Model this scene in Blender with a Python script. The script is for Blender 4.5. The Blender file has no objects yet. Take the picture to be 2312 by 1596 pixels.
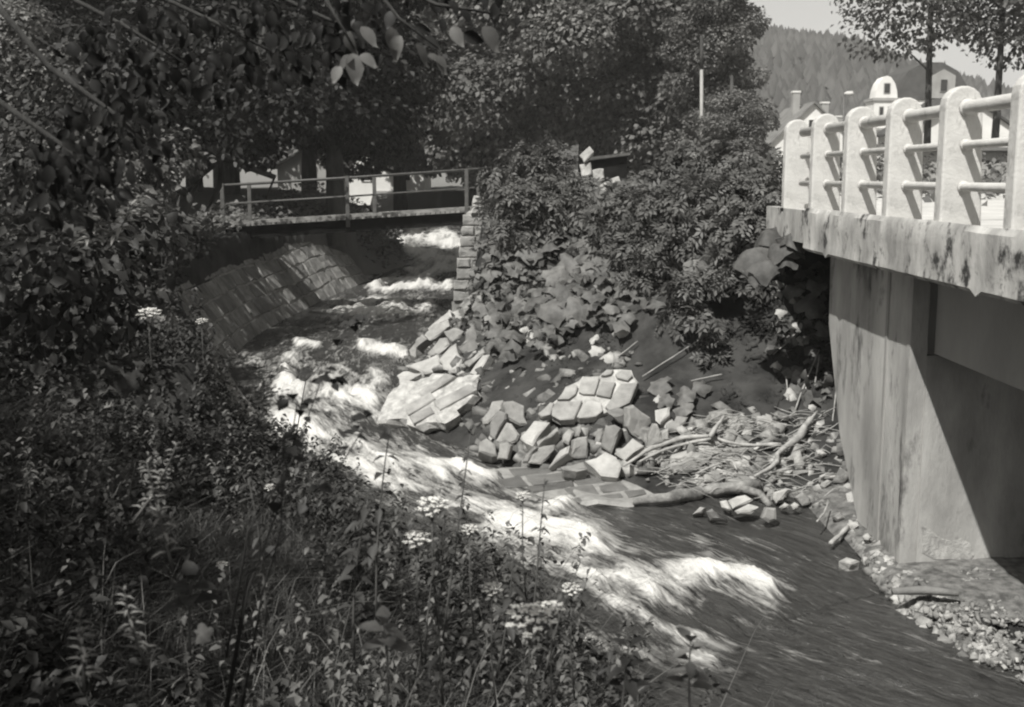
import bpy, math, random
import numpy as np
from mathutils import Vector, Matrix
S = bpy.context.scene
COL = S.collection
random.seed(7); RNG = np.random.default_rng(7)
R = math.radians

# ------------------------------------------------------------------ camera, sky, sun, exposure
TINT = (1.0, .985, .945)
PITCH = math.atan(398/2600)
cam_d = bpy.data.cameras.new('camera'); cam = bpy.data.objects.new('camera', cam_d); COL.objects.link(cam)
cam_d.sensor_width = 36; cam_d.lens = 36*2600/2312; cam_d.clip_end = 4000; cam_d.clip_start = .05
cam.location = (0, 0, 0); cam.rotation_euler = (math.pi/2-PITCH, 0, 0)
cam_d.dof.use_dof = True; cam_d.dof.focus_distance = 15; cam_d.dof.aperture_fstop = 4.0
S.camera = cam
SUN_DIR = Vector((-.42, -.62, 1.0)).normalized()           # towards the sun
W = bpy.data.worlds.new('World'); S.world = W; W.use_nodes = True
nt = W.node_tree; bg = nt.nodes['Background']; bg.inputs['Strength'].default_value = .062
sky = nt.nodes.new('ShaderNodeTexSky'); sky.sky_type = 'NISHITA'; sky.sun_disc = False
sky.sun_elevation = math.asin(SUN_DIR.z); sky.sun_rotation = math.atan2(SUN_DIR.x, SUN_DIR.y)
sky.dust_density = 3.0; sky.air_density = 1.4
bw = nt.nodes.new('ShaderNodeRGBToBW'); nt.links.new(sky.outputs[0], bw.inputs[0])
vm = nt.nodes.new('ShaderNodeVectorMath'); vm.operation = 'SCALE'; vm.inputs[0].default_value = TINT
wtc = nt.nodes.new('ShaderNodeTexCoord'); wsx = nt.nodes.new('ShaderNodeSeparateXYZ'); nt.links.new(wtc.outputs['Generated'], wsx.inputs[0])
wmr = nt.nodes.new('ShaderNodeMapRange'); wmr.interpolation_type = 'SMOOTHSTEP'; wmr.inputs['From Min'].default_value = -.02; wmr.inputs['From Max'].default_value = .42
wmr.inputs['To Min'].default_value = 6.0; wmr.inputs['To Max'].default_value = 0; nt.links.new(wsx.outputs['Z'], wmr.inputs[0])   # pale summer haze low in the sky
wad = nt.nodes.new('ShaderNodeMath'); nt.links.new(bw.outputs[0], wad.inputs[0]); nt.links.new(wmr.outputs[0], wad.inputs[1])
nt.links.new(wad.outputs[0], vm.inputs['Scale']); nt.links.new(vm.outputs[0], bg.inputs['Color'])
sd = bpy.data.lights.new('sun', 'SUN'); sd.energy = 5.0; sd.angle = R(.55); sd.color = TINT
sun = bpy.data.objects.new('sun', sd); COL.objects.link(sun)
sun.rotation_euler = (-SUN_DIR).to_track_quat('-Z', 'Y').to_euler(); sun.location = (-20, -20, 50)
S.view_settings.view_transform = 'Standard'; S.view_settings.look = 'None'
S.view_settings.exposure = .34; S.view_settings.gamma = 1; S.view_settings.use_curve_mapping = False
S.render.engine = 'CYCLES'
S.cycles.use_denoising = True; S.cycles.max_bounces = 6; S.cycles.transparent_max_bounces = 6
S.cycles.pixel_filter_type = 'BLACKMAN_HARRIS'; S.cycles.filter_width = 2.2

# ------------------------------------------------------------------ helpers
cP, sP = math.cos(PITCH), math.sin(PITCH)
def ray(px, py):                                   # px of the 2312 x 1596 view -> direction
    a, b = (px-1156)/2600, (798-py)/2600
    return Vector((a, cP+b*sP, -sP+b*cP))
def at(px, py, d): r = ray(px, py); return r*(d/r.y)        # on the vertical plane y = d
def atz(px, py, z): r = ray(px, py); return r*(z/r.z)
def project(x, y, z):
    f = y*cP-z*sP; u = y*sP+z*cP
    f = np.maximum(f, .01)
    return 1156+2600*x/f, 798-2600*u/f
def vnoise(x, y, seed=0):
    x = np.asarray(x, float); y = np.asarray(y, float)
    xi = np.floor(x).astype(np.int64); yi = np.floor(y).astype(np.int64)
    fx = x-xi; fy = y-yi; fx = fx*fx*(3-2*fx); fy = fy*fy*(3-2*fy)
    def h(a, b):
        n = (a*374761393+b*668265263+seed*1442695041) & 0x7fffffff
        n = (n ^ (n >> 13))*1274126177 & 0x7fffffff
        return ((n ^ (n >> 16)) & 0xffff)/65535.0
    return (h(xi, yi)*(1-fx)+h(xi+1, yi)*fx)*(1-fy)+(h(xi, yi+1)*(1-fx)+h(xi+1, yi+1)*fx)*fy
def fbm(x, y, oct=4, seed=0):
    s = 0; a = .5
    for o in range(oct):
        s = s+a*(vnoise(x*2**o, y*2**o, seed+o)-.5); a *= .5
    return s
def tag(o, label=None, cat=None, group=None, kind=None):
    if label: o['label'] = label
    if cat: o['category'] = cat
    if group: o['group'] = group
    if kind: o['kind'] = kind
    return o
def empty(name, loc=(0, 0, 0)):
    o = bpy.data.objects.new(name, None); o.location = loc; o.empty_display_size = .2; COL.objects.link(o); return o
def mk(name, verts, faces, mat, parent=None, origin=None, smooth=False):
    V = np.asarray([tuple(v) for v in verts], float) if not isinstance(verts, np.ndarray) else verts
    o0 = np.array(origin if origin is not None else (0, 0, 0), float)
    me = bpy.data.meshes.new(name)
    if isinstance(faces, np.ndarray):
        k = faces.shape[1]; n = len(faces)
        me.vertices.add(len(V)); me.vertices.foreach_set('co', (V-o0).astype(np.float32).ravel())
        me.loops.add(n*k); me.loops.foreach_set('vertex_index', faces.astype(np.int32).ravel())
        me.polygons.add(n); me.polygons.foreach_set('loop_start', np.arange(0, n*k, k, dtype=np.int32))
        me.polygons.foreach_set('loop_total', np.full(n, k, np.int32)); me.update(calc_edges=True)
    else:
        me.from_pydata([tuple(v-o0) for v in V], [], faces); me.update()
    if smooth: me.polygons.foreach_set('use_smooth', np.ones(len(me.polygons), bool))
    if mat: me.materials.append(mat)
    o = bpy.data.objects.new(name, me); COL.objects.link(o); o.location = Vector(o0)
    if parent:
        o.parent = parent; o.location = Vector(o0)-parent.location
    return o
class MB:                                                     # joins simple solids into ONE mesh
    def __init__(s): s.v = []; s.f = []
    def add(s, V, F):
        b = len(s.v); s.v += [tuple(v) for v in V]; s.f += [tuple(i+b for i in f) for f in F]; return s
    def box(s, x0, x1, y0, y1, z0, z1):
        return s.add([(x0,y0,z0),(x1,y0,z0),(x1,y1,z0),(x0,y1,z0),(x0,y0,z1),(x1,y0,z1),(x1,y1,z1),(x0,y1,z1)],
                     [(0,3,2,1),(4,5,6,7),(0,1,5,4),(1,2,6,5),(2,3,7,6),(3,0,4,7)])
    def tube(s, pts, rad, n=8, caps=True):
        pts = [Vector(p) for p in pts]
        if not hasattr(rad, '__len__'): rad = [rad]*len(pts)
        b = len(s.v); up = Vector((.13, .2, 1)).normalized()
        for i, p in enumerate(pts):
            t = (pts[min(i+1, len(pts)-1)]-pts[max(i-1, 0)]).normalized()
            u = t.cross(up if abs(t.dot(up)) < .9 else Vector((1, 0, .1))).normalized(); w = t.cross(u)
            for k in range(n):
                a = 2*math.pi*k/n; s.v.append(tuple(p+(u*math.cos(a)+w*math.sin(a))*rad[i]))
        for i in range(len(pts)-1):
            for k in range(n):
                s.f.append((b+i*n+k, b+i*n+(k+1) % n, b+(i+1)*n+(k+1) % n, b+(i+1)*n+k))
        if caps:
            s.f.append(tuple(b+k for k in range(n))[::-1]); s.f.append(tuple(b+(len(pts)-1)*n+k for k in range(n)))
        return s
    def gnarl(s, pts, rad, n=9, step=.09, amp=.35, seed=0):
        rn_ = random.Random(seed); P = [Vector(p) for p in pts]; Q = []; Rr = []
        if not hasattr(rad, '__len__'): rad = [rad]*len(P)
        for i in range(len(P)-1):
            m = max(2, int((P[i+1]-P[i]).length/step))
            for k in range(m):
                t = k/m; r_ = rad[i]*(1-t)+rad[i+1]*t
                Q.append(P[i].lerp(P[i+1], t)+Vector([rn_.uniform(-1, 1)*r_*amp for _ in range(3)])); Rr.append(r_*rn_.uniform(.78, 1.22))
        Q.append(P[-1]); Rr.append(rad[-1]); return s.tube(Q, Rr, n)
    def prism(s, poly, d):                                     # polygon (3D pts) extruded by vector d
        n = len(poly); d = Vector(d); P = [Vector(p) for p in poly]
        return s.add(P+[p+d for p in P], [tuple(range(n))[::-1], tuple(range(n, 2*n))]+[(i, (i+1) % n, n+(i+1) % n, n+i) for i in range(n)])
    def build(s, name, mat, parent=None, smooth=False, origin=None):
        V = np.array(s.v)
        if origin is None: origin = V.mean(0)
        o = mk(name, V, s.f, mat, parent, origin, smooth)
        return o
def bevel(o, w=.01, seg=2):
    m = o.modifiers.new('bevel', 'BEVEL'); m.width = w; m.segments = seg; m.limit_method = 'ANGLE'
    return o
def scatter(tv, tf, pos, X, Y, Z, sc):                         # many copies of a template in one mesh
    tv = np.asarray(tv, float); tf = np.asarray(tf)
    sc = np.asarray(sc, float); sc = sc[:, None] if sc.ndim == 1 else sc
    n = len(pos); k = len(tv)
    V = (tv[None, :, 0:1]*X[:, None, :]+tv[None, :, 1:2]*Y[:, None, :]+tv[None, :, 2:3]*Z[:, None, :])*sc[:, None, :]+pos[:, None, :]
    F = tf[None]+(np.arange(n)*k)[:, None, None]
    return V.reshape(-1, 3), F.reshape(-1, tf.shape[1])
def nrm(a): return a/np.maximum(np.linalg.norm(a, axis=-1, keepdims=True), 1e-9)
def frames(N, rng=None, Yhint=None):                            # basis with Z = N, Y random (or near hint)
    rng = rng or RNG; N = nrm(N)
    h = rng.normal(size=N.shape) if Yhint is None else Yhint
    Y = nrm(h-(h*N).sum(-1, keepdims=True)*N); X = np.cross(Y, N); return X, Y, N

# ------------------------------------------------------------------ materials
def g(v): return (v*TINT[0], v*TINT[1], v*TINT[2], 1)
def mat(name, lo, hi, scale=4, rough=.8, bump=.0, bscale=None, stretch=(1, 1, 1), island=0, objrand=0, trans=0, spec=.3, detail=6, thr=(.35, .65), spots=None, coords='Object'):
    m = bpy.data.materials.new(name); m.use_nodes = True; t = m.node_tree; N = t.nodes; L = t.links
    b = N['Principled BSDF']; b.inputs['Roughness'].default_value = rough; b.inputs['Specular IOR Level'].default_value = spec
    tc = N.new('ShaderNodeTexCoord'); mp = N.new('ShaderNodeMapping'); mp.inputs['Scale'].default_value = stretch
    L.new(tc.outputs[coords], mp.inputs[0])
    vec = mp.outputs[0]
    if objrand:
        oi = N.new('ShaderNodeObjectInfo'); va = N.new('ShaderNodeVectorMath'); va.operation = 'ADD'
        sc = N.new('ShaderNodeMath'); sc.operation = 'MULTIPLY'; sc.inputs[1].default_value = 37
        L.new(oi.outputs['Random'], sc.inputs[0]); L.new(mp.outputs[0], va.inputs[0]); L.new(sc.outputs[0], va.inputs[1]); vec = va.outputs[0]
    nz = N.new('ShaderNodeTexNoise'); nz.inputs['Scale'].default_value = scale; nz.inputs['Detail'].default_value = detail; nz.inputs['Roughness'].default_value = .62
    L.new(vec, nz.inputs['Vector'])
    cr = N.new('ShaderNodeValToRGB'); e = cr.color_ramp.elements
    e[0].position = thr[0]; e[0].color = g(lo); e[1].position = thr[1]; e[1].color = g(hi)
    L.new(nz.outputs[0], cr.inputs[0]); col = cr.outputs[0]
    def mult(col, src, a, c):
        mr = N.new('ShaderNodeMapRange'); mr.inputs['To Min'].default_value = a; mr.inputs['To Max'].default_value = c
        L.new(src, mr.inputs[0]); v = N.new('ShaderNodeVectorMath'); v.operation = 'SCALE'
        L.new(col, v.inputs[0]); L.new(mr.outputs[0], v.inputs['Scale']); return v.outputs[0]
    if island:
        gi = N.new('ShaderNodeNewGeometry'); col = mult(col, gi.outputs['Random Per Island'], 1-island, 1+island)
    if objrand: col = mult(col, oi.outputs['Random'], 1-objrand, 1+objrand)
    if spots:                                                   # (value, scale, threshold, softness, stretch)
        sv, ss, st, so, sx = spots
        m2 = N.new('ShaderNodeMapping'); m2.inputs['Scale'].default_value = sx; L.new(tc.outputs[coords], m2.inputs[0])
        n2 = N.new('ShaderNodeTexNoise'); n2.inputs['Scale'].default_value = ss; n2.inputs['Detail'].default_value = 8; n2.inputs['Roughness'].default_value = .7
        L.new(m2.outputs[0], n2.inputs['Vector'])
        r2 = N.new('ShaderNodeMapRange'); r2.inputs['From Min'].default_value = st; r2.inputs['From Max'].default_value = st+so
        L.new(n2.outputs[0], r2.inputs[0]); mx = N.new('ShaderNodeMix'); mx.data_type = 'RGBA'
        L.new(r2.outputs[0], mx.inputs['Factor']); L.new(col, mx.inputs['A']); mx.inputs['B'].default_value = g(sv); col = mx.outputs['Result']
    L.new(col, b.inputs['Base Color'])
    if bump:
        n3 = N.new('ShaderNodeTexNoise'); n3.inputs['Scale'].default_value = bscale or scale*5; n3.inputs['Detail'].default_value = 8; n3.inputs['Roughness'].default_value = .7
        L.new(vec, n3.inputs['Vector']); bp = N.new('ShaderNodeBump'); bp.inputs['Strength'].default_value = bump; bp.inputs['Distance'].default_value = .03
        L.new(n3.outputs[0], bp.inputs['Height']); L.new(bp.outputs[0], b.inputs['Normal'])
    if trans:
        tr = N.new('ShaderNodeBsdfTranslucent'); L.new(col, tr.inputs[0]); ms = N.new('ShaderNodeMixShader'); ms.inputs[0].default_value = trans
        L.new(b.outputs[0], ms.inputs[1]); L.new(tr.outputs[0], ms.inputs[2]); L.new(ms.outputs[0], N['Material Output'].inputs[0])
    return m
M = dict(
    soil=mat('soil', .014, .05, 2.2, .95, 1.0, 5, detail=10),
    stone=mat('broken_stone', .17, .31, 3, .85, .8, 9, objrand=.22, spots=(.2, 5, .58, .1, (1, 1, 1))),
    pale_stone=mat('pale_stone', .27, .42, 3, .85, .8, 9, objrand=.12, spots=(.34, 6, .6, .1, (1, 1, 1))),
    facing=mat('facing_stone', .19, .36, 3, .85, .8, 9, objrand=.22, spots=(.2, 6, .6, .1, (1, 1, 1))),
    dark_stone=mat('dark_stone', .14, .24, 3, .85, .5, 14, objrand=.2),
    wet_stone=mat('wet_stone', .09, .15, 3, .45, .4, 12, objrand=.15, spec=.5),
    wall_stone=mat('wall_stone', .16, .27, 4, .88, .6, 16, objrand=.3, spots=(.10, 4, .56, .14, (1, 1, 1))),
    mortar=mat('pale_mortar', .26, .5, 8, .9, .8, 18),
    wet_mortar=mat('wet_mortar', .2, .3, 8, .6, .4, 25),
    wall_mortar=mat('wall_mortar', .26, .42, 7, .9, .6, 25),
    white=mat('white_paint', .46, .6, 3, .75, .4, 25, spots=(.18, 5, .57, .14, (1, 1, .4)), detail=10),
    fascia=mat('stained_concrete', .26, .56, 2.6, .88, .5, 16, stretch=(1, 1, .5), spots=(.04, 3.4, .53, .10, (1, 1, .8)), detail=10),
    concrete=mat('abutment_concrete', .16, .46, 1.1, .9, .5, 14, stretch=(1.1, 1.1, .38), spots=(.06, 1.5, .54, .12, (1.2, 1.2, .5)), thr=(.3, .68), detail=10),
    girder=mat('girder_concrete', .24, .32, 1.2, .8, .15, 20, stretch=(1, 1, .6)),
    bark=mat('bark', .03, .08, 4, .95, .8, 20, stretch=(1, 1, .3)),
    wood=mat('weathered_log', .12, .32, 7, .85, 1.0, 14),
    root=mat('pale_root', .22, .4, 8, .8, .3, 20),
    steel=mat('painted_steel', .07, .11, 6, .5, .1, 30),
    plank=mat('deck_planks', .13, .28, 4, .85, .4, 30, objrand=.3),
    darkwood=mat('tarred_timber', .008, .018, 4, .95, .4, 20, spec=.05),
    leaf=mat('leaf_mid', .085, .15, .5, .6, island=.45, trans=.28),
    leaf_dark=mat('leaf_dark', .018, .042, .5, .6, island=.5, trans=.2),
    leaf_far=mat('leaf_far', .10, .20, .25, .65, island=.4, trans=.3),
    leaf_bush=mat('leaf_bush', .085, .145, .8, .55, island=.35, trans=.2),
    butterbur=mat('butterbur_leaf', .09, .19, 5, .6, .3, 20, objrand=.25, trans=.25),
    withered=mat('withered_leaf', .4, .6, 7, .7, .4, 20, trans=.3),
    bough=mat('bough_leaf', .11, .17, 3, .5, .1, 20, trans=.3, objrand=.3),
    grass=mat('grass_blade', .04, .085, .7, .6, island=.6, trans=.3),
    weed=mat('weed_leaf', .028, .062, 1, .6, island=.6, trans=.25),
    stem=mat('weed_stem', .05, .10, 3, .7, island=.3),
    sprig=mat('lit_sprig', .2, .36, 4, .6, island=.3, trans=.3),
    umbel=mat('white_flower', .75, .85, 10, .7, trans=.2),
    hill=mat('wooded_hill', .10, .14, .05, .9),
    conifer=mat('far_conifer', .045, .08, .02, .9, island=.35),
    road=mat('pale_road', .42, .55, 1.5, .9, .2, 20),
    plaster=mat('white_plaster', .62, .75, .6, .85),
    greyplaster=mat('grey_plaster', .25, .33, .6, .85),
    roof=mat('roof_tiles', .12, .2, 1, .8, .5, 6),
    darkroof=mat('dark_roof', .05, .08, 1, .8),
    glass=mat('dark_pane', .02, .03, 1, .15),
    gravel=mat('gravel_shelf', .07, .22, 9, .9, 1.0, 22, detail=10),
    litpole=mat('sunlit_pole', .26, .34, 3, .7),
)

# ------------------------------------------------------------------ river and land
NEAR = np.array([(-30,84),(-12,70),(-6.2,61),(-4.3,50),(-3.6,43),(-4.5,39),(-5.6,34),(-6.1,29),(-6.0,24),(-4.6,20),(-2.8,16.5),(-1,13.5),(.3,11),(.7,9.6),(1.4,8),(3.5,6.4),(8,5),(30,2)], float)
FAR = np.array([(-30,92),(-12,78),(-4.0,68),(-1.6,60),(-1.1,45),(-1.45,32),(-1.6,29.3),(-2.0,25),(-2.25,22),(-2.3,19.9),(-1.5,18.1),(-.5,16.6),(.3,15.7),(1.75,15.0),(2.6,14.8),(3.75,14.7),(3.85,12.2),(3.75,11.2),(4.1,10.5),(6,9.6),(12,9),(30,8)], float)
def dist_poly(x, y, P):
    best = np.full(x.shape, 1e9); side = np.zeros(x.shape); s0 = 0; arc = np.zeros(x.shape)
    for i in range(len(P)-1):
        a, b = P[i], P[i+1]; d = b-a; L = np.hypot(*d)
        t = np.clip(((x-a[0])*d[0]+(y-a[1])*d[1])/L**2, 0, 1)
        qx, qy = x-(a[0]+t*d[0]), y-(a[1]+t*d[1]); dd = np.hypot(qx, qy)
        m = dd < best-1e-9
        cr = d[0]*(y-a[1])-d[1]*(x-a[0])
        side = np.where(m, np.sign(cr), side); arc = np.where(m, s0+t*L, arc); best = np.where(m, dd, best); s0 += L
    return best, side, arc
def zwat(y): return np.interp(y, [0, 15, 18, 20, 23, 32, 45, 60, 80], [-4.28, -4.2, -4.03, -3.95, -3.84, -3.68, -3.15, -2.6, -2.2])
def hill(x, y):
    c = np.interp(x, [-900,-300,0,67,85,90,94,104,116,133,200,330,900], [30,44,41,35,33,30,27,25,19,16,13,22,30])
    r = np.clip((y-170)/150, 0, 1); r = r*r*(3-2*r); f = np.clip((y-330)/500, 0, 1)
    return c*r*(1-.5*f)*(1+.12*fbm(x*.03, y*.02, 4, 77))
def land(x, y, detail=True):
    x = np.asarray(x, float); y = np.asarray(y, float)
    zw = zwat(y)
    dn, sn, _ = dist_poly(x, y, NEAR); df, sf, _ = dist_poly(x, y, FAR)
    # going down the list (towards the camera) the near bank lies to the right-hand side of the polyline
    en = np.where(sn < 0, dn, -dn); ef = np.where(sf > 0, df, -df)
    top_n = np.interp(y, [0, 6, 9, 13, 18, 21, 30, 60], [-1.75, -1.95, -2.4, -2.9, -2.75, -1.9, -1.6, -.9])
    pn = -4.25+2.55*np.clip(en/7.6, 0, 1)**1.35
    k = np.clip((y-17)/3, 0, 1)*np.clip((42-y)/3, 0, 1)
    pn_up = zw-.3+np.clip(en-.75, 0, 9)*6.0
    pn_u2 = zw-.2+np.clip(en, 0, 9)*.55
    up = np.where(y > 40, pn_u2, pn_up)
    hn = np.minimum(pn*(1-np.clip((y-16)/3, 0, 1))+np.clip((y-16)/3, 0, 1)*up, top_n+.25*np.clip(en/6, 0, 2))
    prof = np.interp(ef, [0, .4, 2.6, 3.3, 4.9, 6.2, 9], [-.1, .15, 1.22, 1.9, 3.05, 3.35, 3.45])
    flat = np.interp(ef, [0, 1.2, 2.2, 5], [.0, .12, .2, .5])
    wup = zw-.3+np.clip(ef-.45, 0, 9)*7.0
    kk = np.clip((y-26.5)/2.5, 0, 1)
    under = np.clip((x-3.7)/.3, 0, 1)*np.clip((15.3-y)/.4, 0, 1)
    prof = (zw+prof)*(1-kk)+kk*wup
    top_f = np.interp(x, [-2, 2.6, 3.9, 4.5], [-.85, -.8, -.5, -.5])
    hf = np.minimum(prof, top_f); hf = hf*(1-under)+under*(-4.14+flat*.7)
    h = np.where(en > 0, hn, np.where(ef > 0, hf, zw-.35-.3*np.clip(np.minimum(-en, -ef), 0, 1)))
    rise = np.clip((y-70)/60, 0, 1)
    h = np.where((en > 0) & (ef > 0), np.maximum(hn, hf), h)
    h = h*(1-rise)+(-.8)*rise*1.0
    h = h+hill(x, y)
    if detail:
        amp = np.where((en > 0) | (ef > 0), .28, .12)*(1-.85*under)
        slope = np.clip(np.maximum(en, ef)*2, 0, 1)
        h = h+amp*slope*fbm(x*1.1, y*1.1, 5, 3)+.10*slope*fbm(x*6, y*6, 3, 9)*(1-.7*under)
    return h
def hit(px, py, off=0.0, dmin=2.5, dmax=130):
    r = ray(px, py); d = np.concatenate([np.arange(dmin, 30, .06), np.arange(30, dmax, .4)])
    X = r.x/r.y*d; Z = r.z/r.y*d
    H = np.maximum(land(X, d, False), zwat(d))+off
    i = np.argmax(Z < H)
    if not (Z[i] < H[i]): i = len(d)-1
    return Vector((X[i], d[i], Z[i]))
def axis(lo, hi, step, far_lo, far_hi, grow=1.22):
    a = list(np.arange(lo, hi, step)); s = step; v = a[-1]
    while v < far_hi: s *= grow; v += s; a.append(v)
    s = step; v = lo; b = []
    while v > far_lo: s *= grow; v -= s; b.append(v)
    return np.array(b[::-1]+a)
def grid_mesh(gx, gy, Z):
    nx, ny = len(gx), len(gy); X, Y = np.meshgrid(gx, gy, indexing='ij')
    V = np.stack([X, Y, Z], -1).reshape(-1, 3)
    i = np.arange(nx-1)[:, None]*ny+np.arange(ny-1)[None]
    return V, np.stack([i, i+ny, i+ny+1, i+1], -1).reshape(-1, 4)
gx = axis(-12, 12, .12, -1500, 1500); gy = axis(1, 36, .12, -300, 3000, 1.08)
X, Y = np.meshgrid(gx, gy, indexing='ij'); V, F = grid_mesh(gx, gy, land(X, Y))
gm = M['soil'].copy(); gm.name = 'ground_soil_and_meadow'; t_ = gm.node_tree; b_ = t_.nodes['Principled BSDF']
src = b_.inputs['Base Color'].links[0].from_socket; tc_ = t_.nodes.new('ShaderNodeTexCoord'); sx_ = t_.nodes.new('ShaderNodeSeparateXYZ'); t_.links.new(tc_.outputs['Object'], sx_.inputs[0])
nn_ = t_.nodes.new('ShaderNodeTexNoise'); nn_.inputs['Scale'].default_value = .35; nn_.inputs['Detail'].default_value = 8; t_.links.new(tc_.outputs['Object'], nn_.inputs['Vector'])
ad_ = t_.nodes.new('ShaderNodeMath'); ad_.operation = 'MULTIPLY_ADD'; t_.links.new(nn_.outputs[0], ad_.inputs[0]); ad_.inputs[1].default_value = 16; t_.links.new(sx_.outputs['Y'], ad_.inputs[2])
mr_ = t_.nodes.new('ShaderNodeMapRange'); mr_.inputs['From Min'].default_value = 42; mr_.inputs['From Max'].default_value = 48; t_.links.new(ad_.outputs[0], mr_.inputs[0])
mx_ = t_.nodes.new('ShaderNodeMix'); mx_.data_type = 'RGBA'; t_.links.new(mr_.outputs[0], mx_.inputs['Factor']); t_.links.new(src, mx_.inputs['A']); mx_.inputs['B'].default_value = g(.17); t_.links.new(mx_.outputs['Result'], b_.inputs['Base Color'])
tag(mk('ground', V, F, gm, smooth=True), kind='structure')

# water: foam follows the streaks of the real rapids and is kept as an attribute of the surface
wx = axis(-8.5, 8, .055, -32, 30, 1.12); wy = axis(2.5, 27, .06, 1, 95, 1.03)
X, Y = np.meshgrid(wx, wy, indexing='ij')
dn, sn, _ = dist_poly(X, Y, NEAR); df, sf, _ = dist_poly(X, Y, FAR)
en = np.where(sn < 0, dn, -dn); ef = np.where(sf > 0, df, -df)
MID = np.array([(-21,88),(-11,74),(-4.4,64),(-2.8,54),(-2.4,45),(-3.2,38),(-3.7,31),(-4,25),(-3.5,20.5),(-2,17),(-.2,14.3),(1.5,12),(2.3,10.3),(4,8.5),(8,7.2),(30,5)], float)
_, mside, arc = dist_poly(X, Y, MID); md, _, _ = dist_poly(X, Y, MID); lat = md*mside
px, py = project(X, Y, zwat(Y))
STREAKS = [  # (points, half width, strength) on the water plane, as seen
 ([(640,870),(730,885),(830,905)], 24, 1.0), ([(600,835),(680,850),(760,850)], 13, .75), ([(640,960),(740,985),(840,1040),(930,1075),(990,1085)], 24, 1.1),
 ([(700,1000),(800,1045),(880,1085),(960,1090)], 26, 1.1), ([(620,1030),(700,1060)], 22, .8), ([(950,1055),(1040,1062),(1110,1080)], 14, .8),
 ([(1000,1120),(1090,1150),(1180,1170),(1250,1150),(1290,1130)], 16, .75), ([(1120,1185),(1200,1195),(1270,1205),(1320,1235)], 34, 1.15),
 ([(1060,1130),(1130,1140),(1200,1150)], 10, .6), ([(1265,1250),(1340,1300),(1440,1300),(1560,1305)], 26, 1.0), ([(1500,1295),(1620,1300),(1700,1315),(1735,1335)], 17, .95),
 ([(1380,1290),(1440,1310),(1470,1350)], 22, .8), ([(1290,1330),(1400,1375),(1500,1425),(1650,1460)], 15, .55), ([(1560,1262),(1600,1262)], 12, .6), ([(1300,1440),(1420,1470),(1600,1490)], 22, .7),
 ([(1660,1425),(1800,1455),(1980,1500)], 9, .4), ([(1540,1360),(1680,1400),(1800,1440)], 8, .35), ([(780,688),(850,684),(925,692)], 8, .8), ([(840,648),(900,632),(960,622)], 7, .8),
 ([(820,780),(860,788),(910,800)], 8, .9), ([(930,525),(1000,535),(1040,560)], 13, 1.0), ([(900,540),(950,580),(1030,585)], 10, .8), ([(930,610),(1030,600)], 9, .9), ([(870,650),(960,640),(1010,645)], 8, .8), ([(760,700),(850,700),(960,690)], 14, .7), ([(640,800),(760,830),(850,860)], 22, .6), ([(780,630),(860,625)], 6, .4), ([(670,770),(720,780)], 6, .7),
 ([(560,810),(620,840)], 14, .6), ([(1150,1230),(1230,1270)], 20, .6), ([(760,930),(900,950),(990,1010)], 9, .45), ([(1000,1010),(1120,1040)], 7, .4), ([(700,930),(800,925)], 8, .5),
]
foam = np.zeros(X.shape)
halo = np.zeros(X.shape)
for pts, w, st in STREAKS:
    d, _, _ = dist_poly(px, py*1.0, np.array(pts, float))
    far_ = 1.35 if pts[0][1] < 800 else 1.0
    foam = np.maximum(foam, st*1.2*far_*np.exp(-(d/(w*1.3*far_))**2)); halo = np.maximum(halo, .52*st*np.exp(-(d/(w*3.0))**2))
turb = fbm(arc*.55, lat*2.6, 5, 21); fine = fbm(arc*1.6, lat*7, 4, 33)
inside = (en < .7) & (ef < .7)
ww = .16*fbm(arc*.45, lat*1.1, 3, 5)+.07*fbm(arc*1.3, lat*3.4, 3, 8)+.05*fbm(arc*3.5, lat*8, 3, 12)
Zw = zwat(Y)+ww*np.clip(-np.maximum(en, ef)*1.2+.3, .15, 1)+foam*(.05+.40*turb+.16*fine)
V, F = grid_mesh(wx, wy, Zw)
ok = inside.reshape(-1); F = F[ok[F].all(1)]
used = np.unique(F); remap = np.full(len(V), -1); remap[used] = np.arange(len(used))
fa = np.clip(np.maximum(foam*(.82+1.5*turb+.5*fine), halo*(1+1.2*turb))+.26*turb, -.3, 1.2).reshape(-1)[used]; sa = arc.reshape(-1)[used]; la = lat.reshape(-1)[used]
wm = bpy.data.materials.new('river_water'); wm.use_nodes = True; N = wm.node_tree.nodes; L = wm.node_tree.links; b = N['Principled BSDF']
water = mk('river', V[used], remap[F], wm, smooth=True); tag(water, kind='structure')
for nm, arr in (('foam', fa), ('flow_s', sa), ('flow_t', la)):
    a = water.data.attributes.new(nm, 'FLOAT', 'POINT'); a.data.foreach_set('value', arr.astype(np.float32))
def attr(n): a = N.new('ShaderNodeAttribute'); a.attribute_name = n; return a.outputs['Fac']
cx = N.new('ShaderNodeCombineXYZ'); L.new(attr('flow_s'), cx.inputs[0]); L.new(attr('flow_t'), cx.inputs[1])
def nz(sc, st, det=6):
    mp = N.new('ShaderNodeMapping'); mp.inputs['Scale'].default_value = st; L.new(cx.outputs[0], mp.inputs[0])
    n = N.new('ShaderNodeTexNoise'); n.inputs['Scale'].default_value = sc; n.inputs['Detail'].default_value = det; n.inputs['Roughness'].default_value = .65; n.inputs['Distortion'].default_value = .6
    L.new(mp.outputs[0], n.inputs['Vector']); return n.outputs[0]
n1 = nz(2.6, (.45, 1.8, 1)); n2 = nz(8, (.36, 2.0, 1))
def mth(op, a, b_=None):
    m_ = N.new('ShaderNodeMath'); m_.operation = op
    for i, v in enumerate((a, b_)):
        if v is None: continue
        if isinstance(v, (int, float)): m_.inputs[i].default_value = v
        else: L.new(v, m_.inputs[i])
    return m_.outputs[0]
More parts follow.
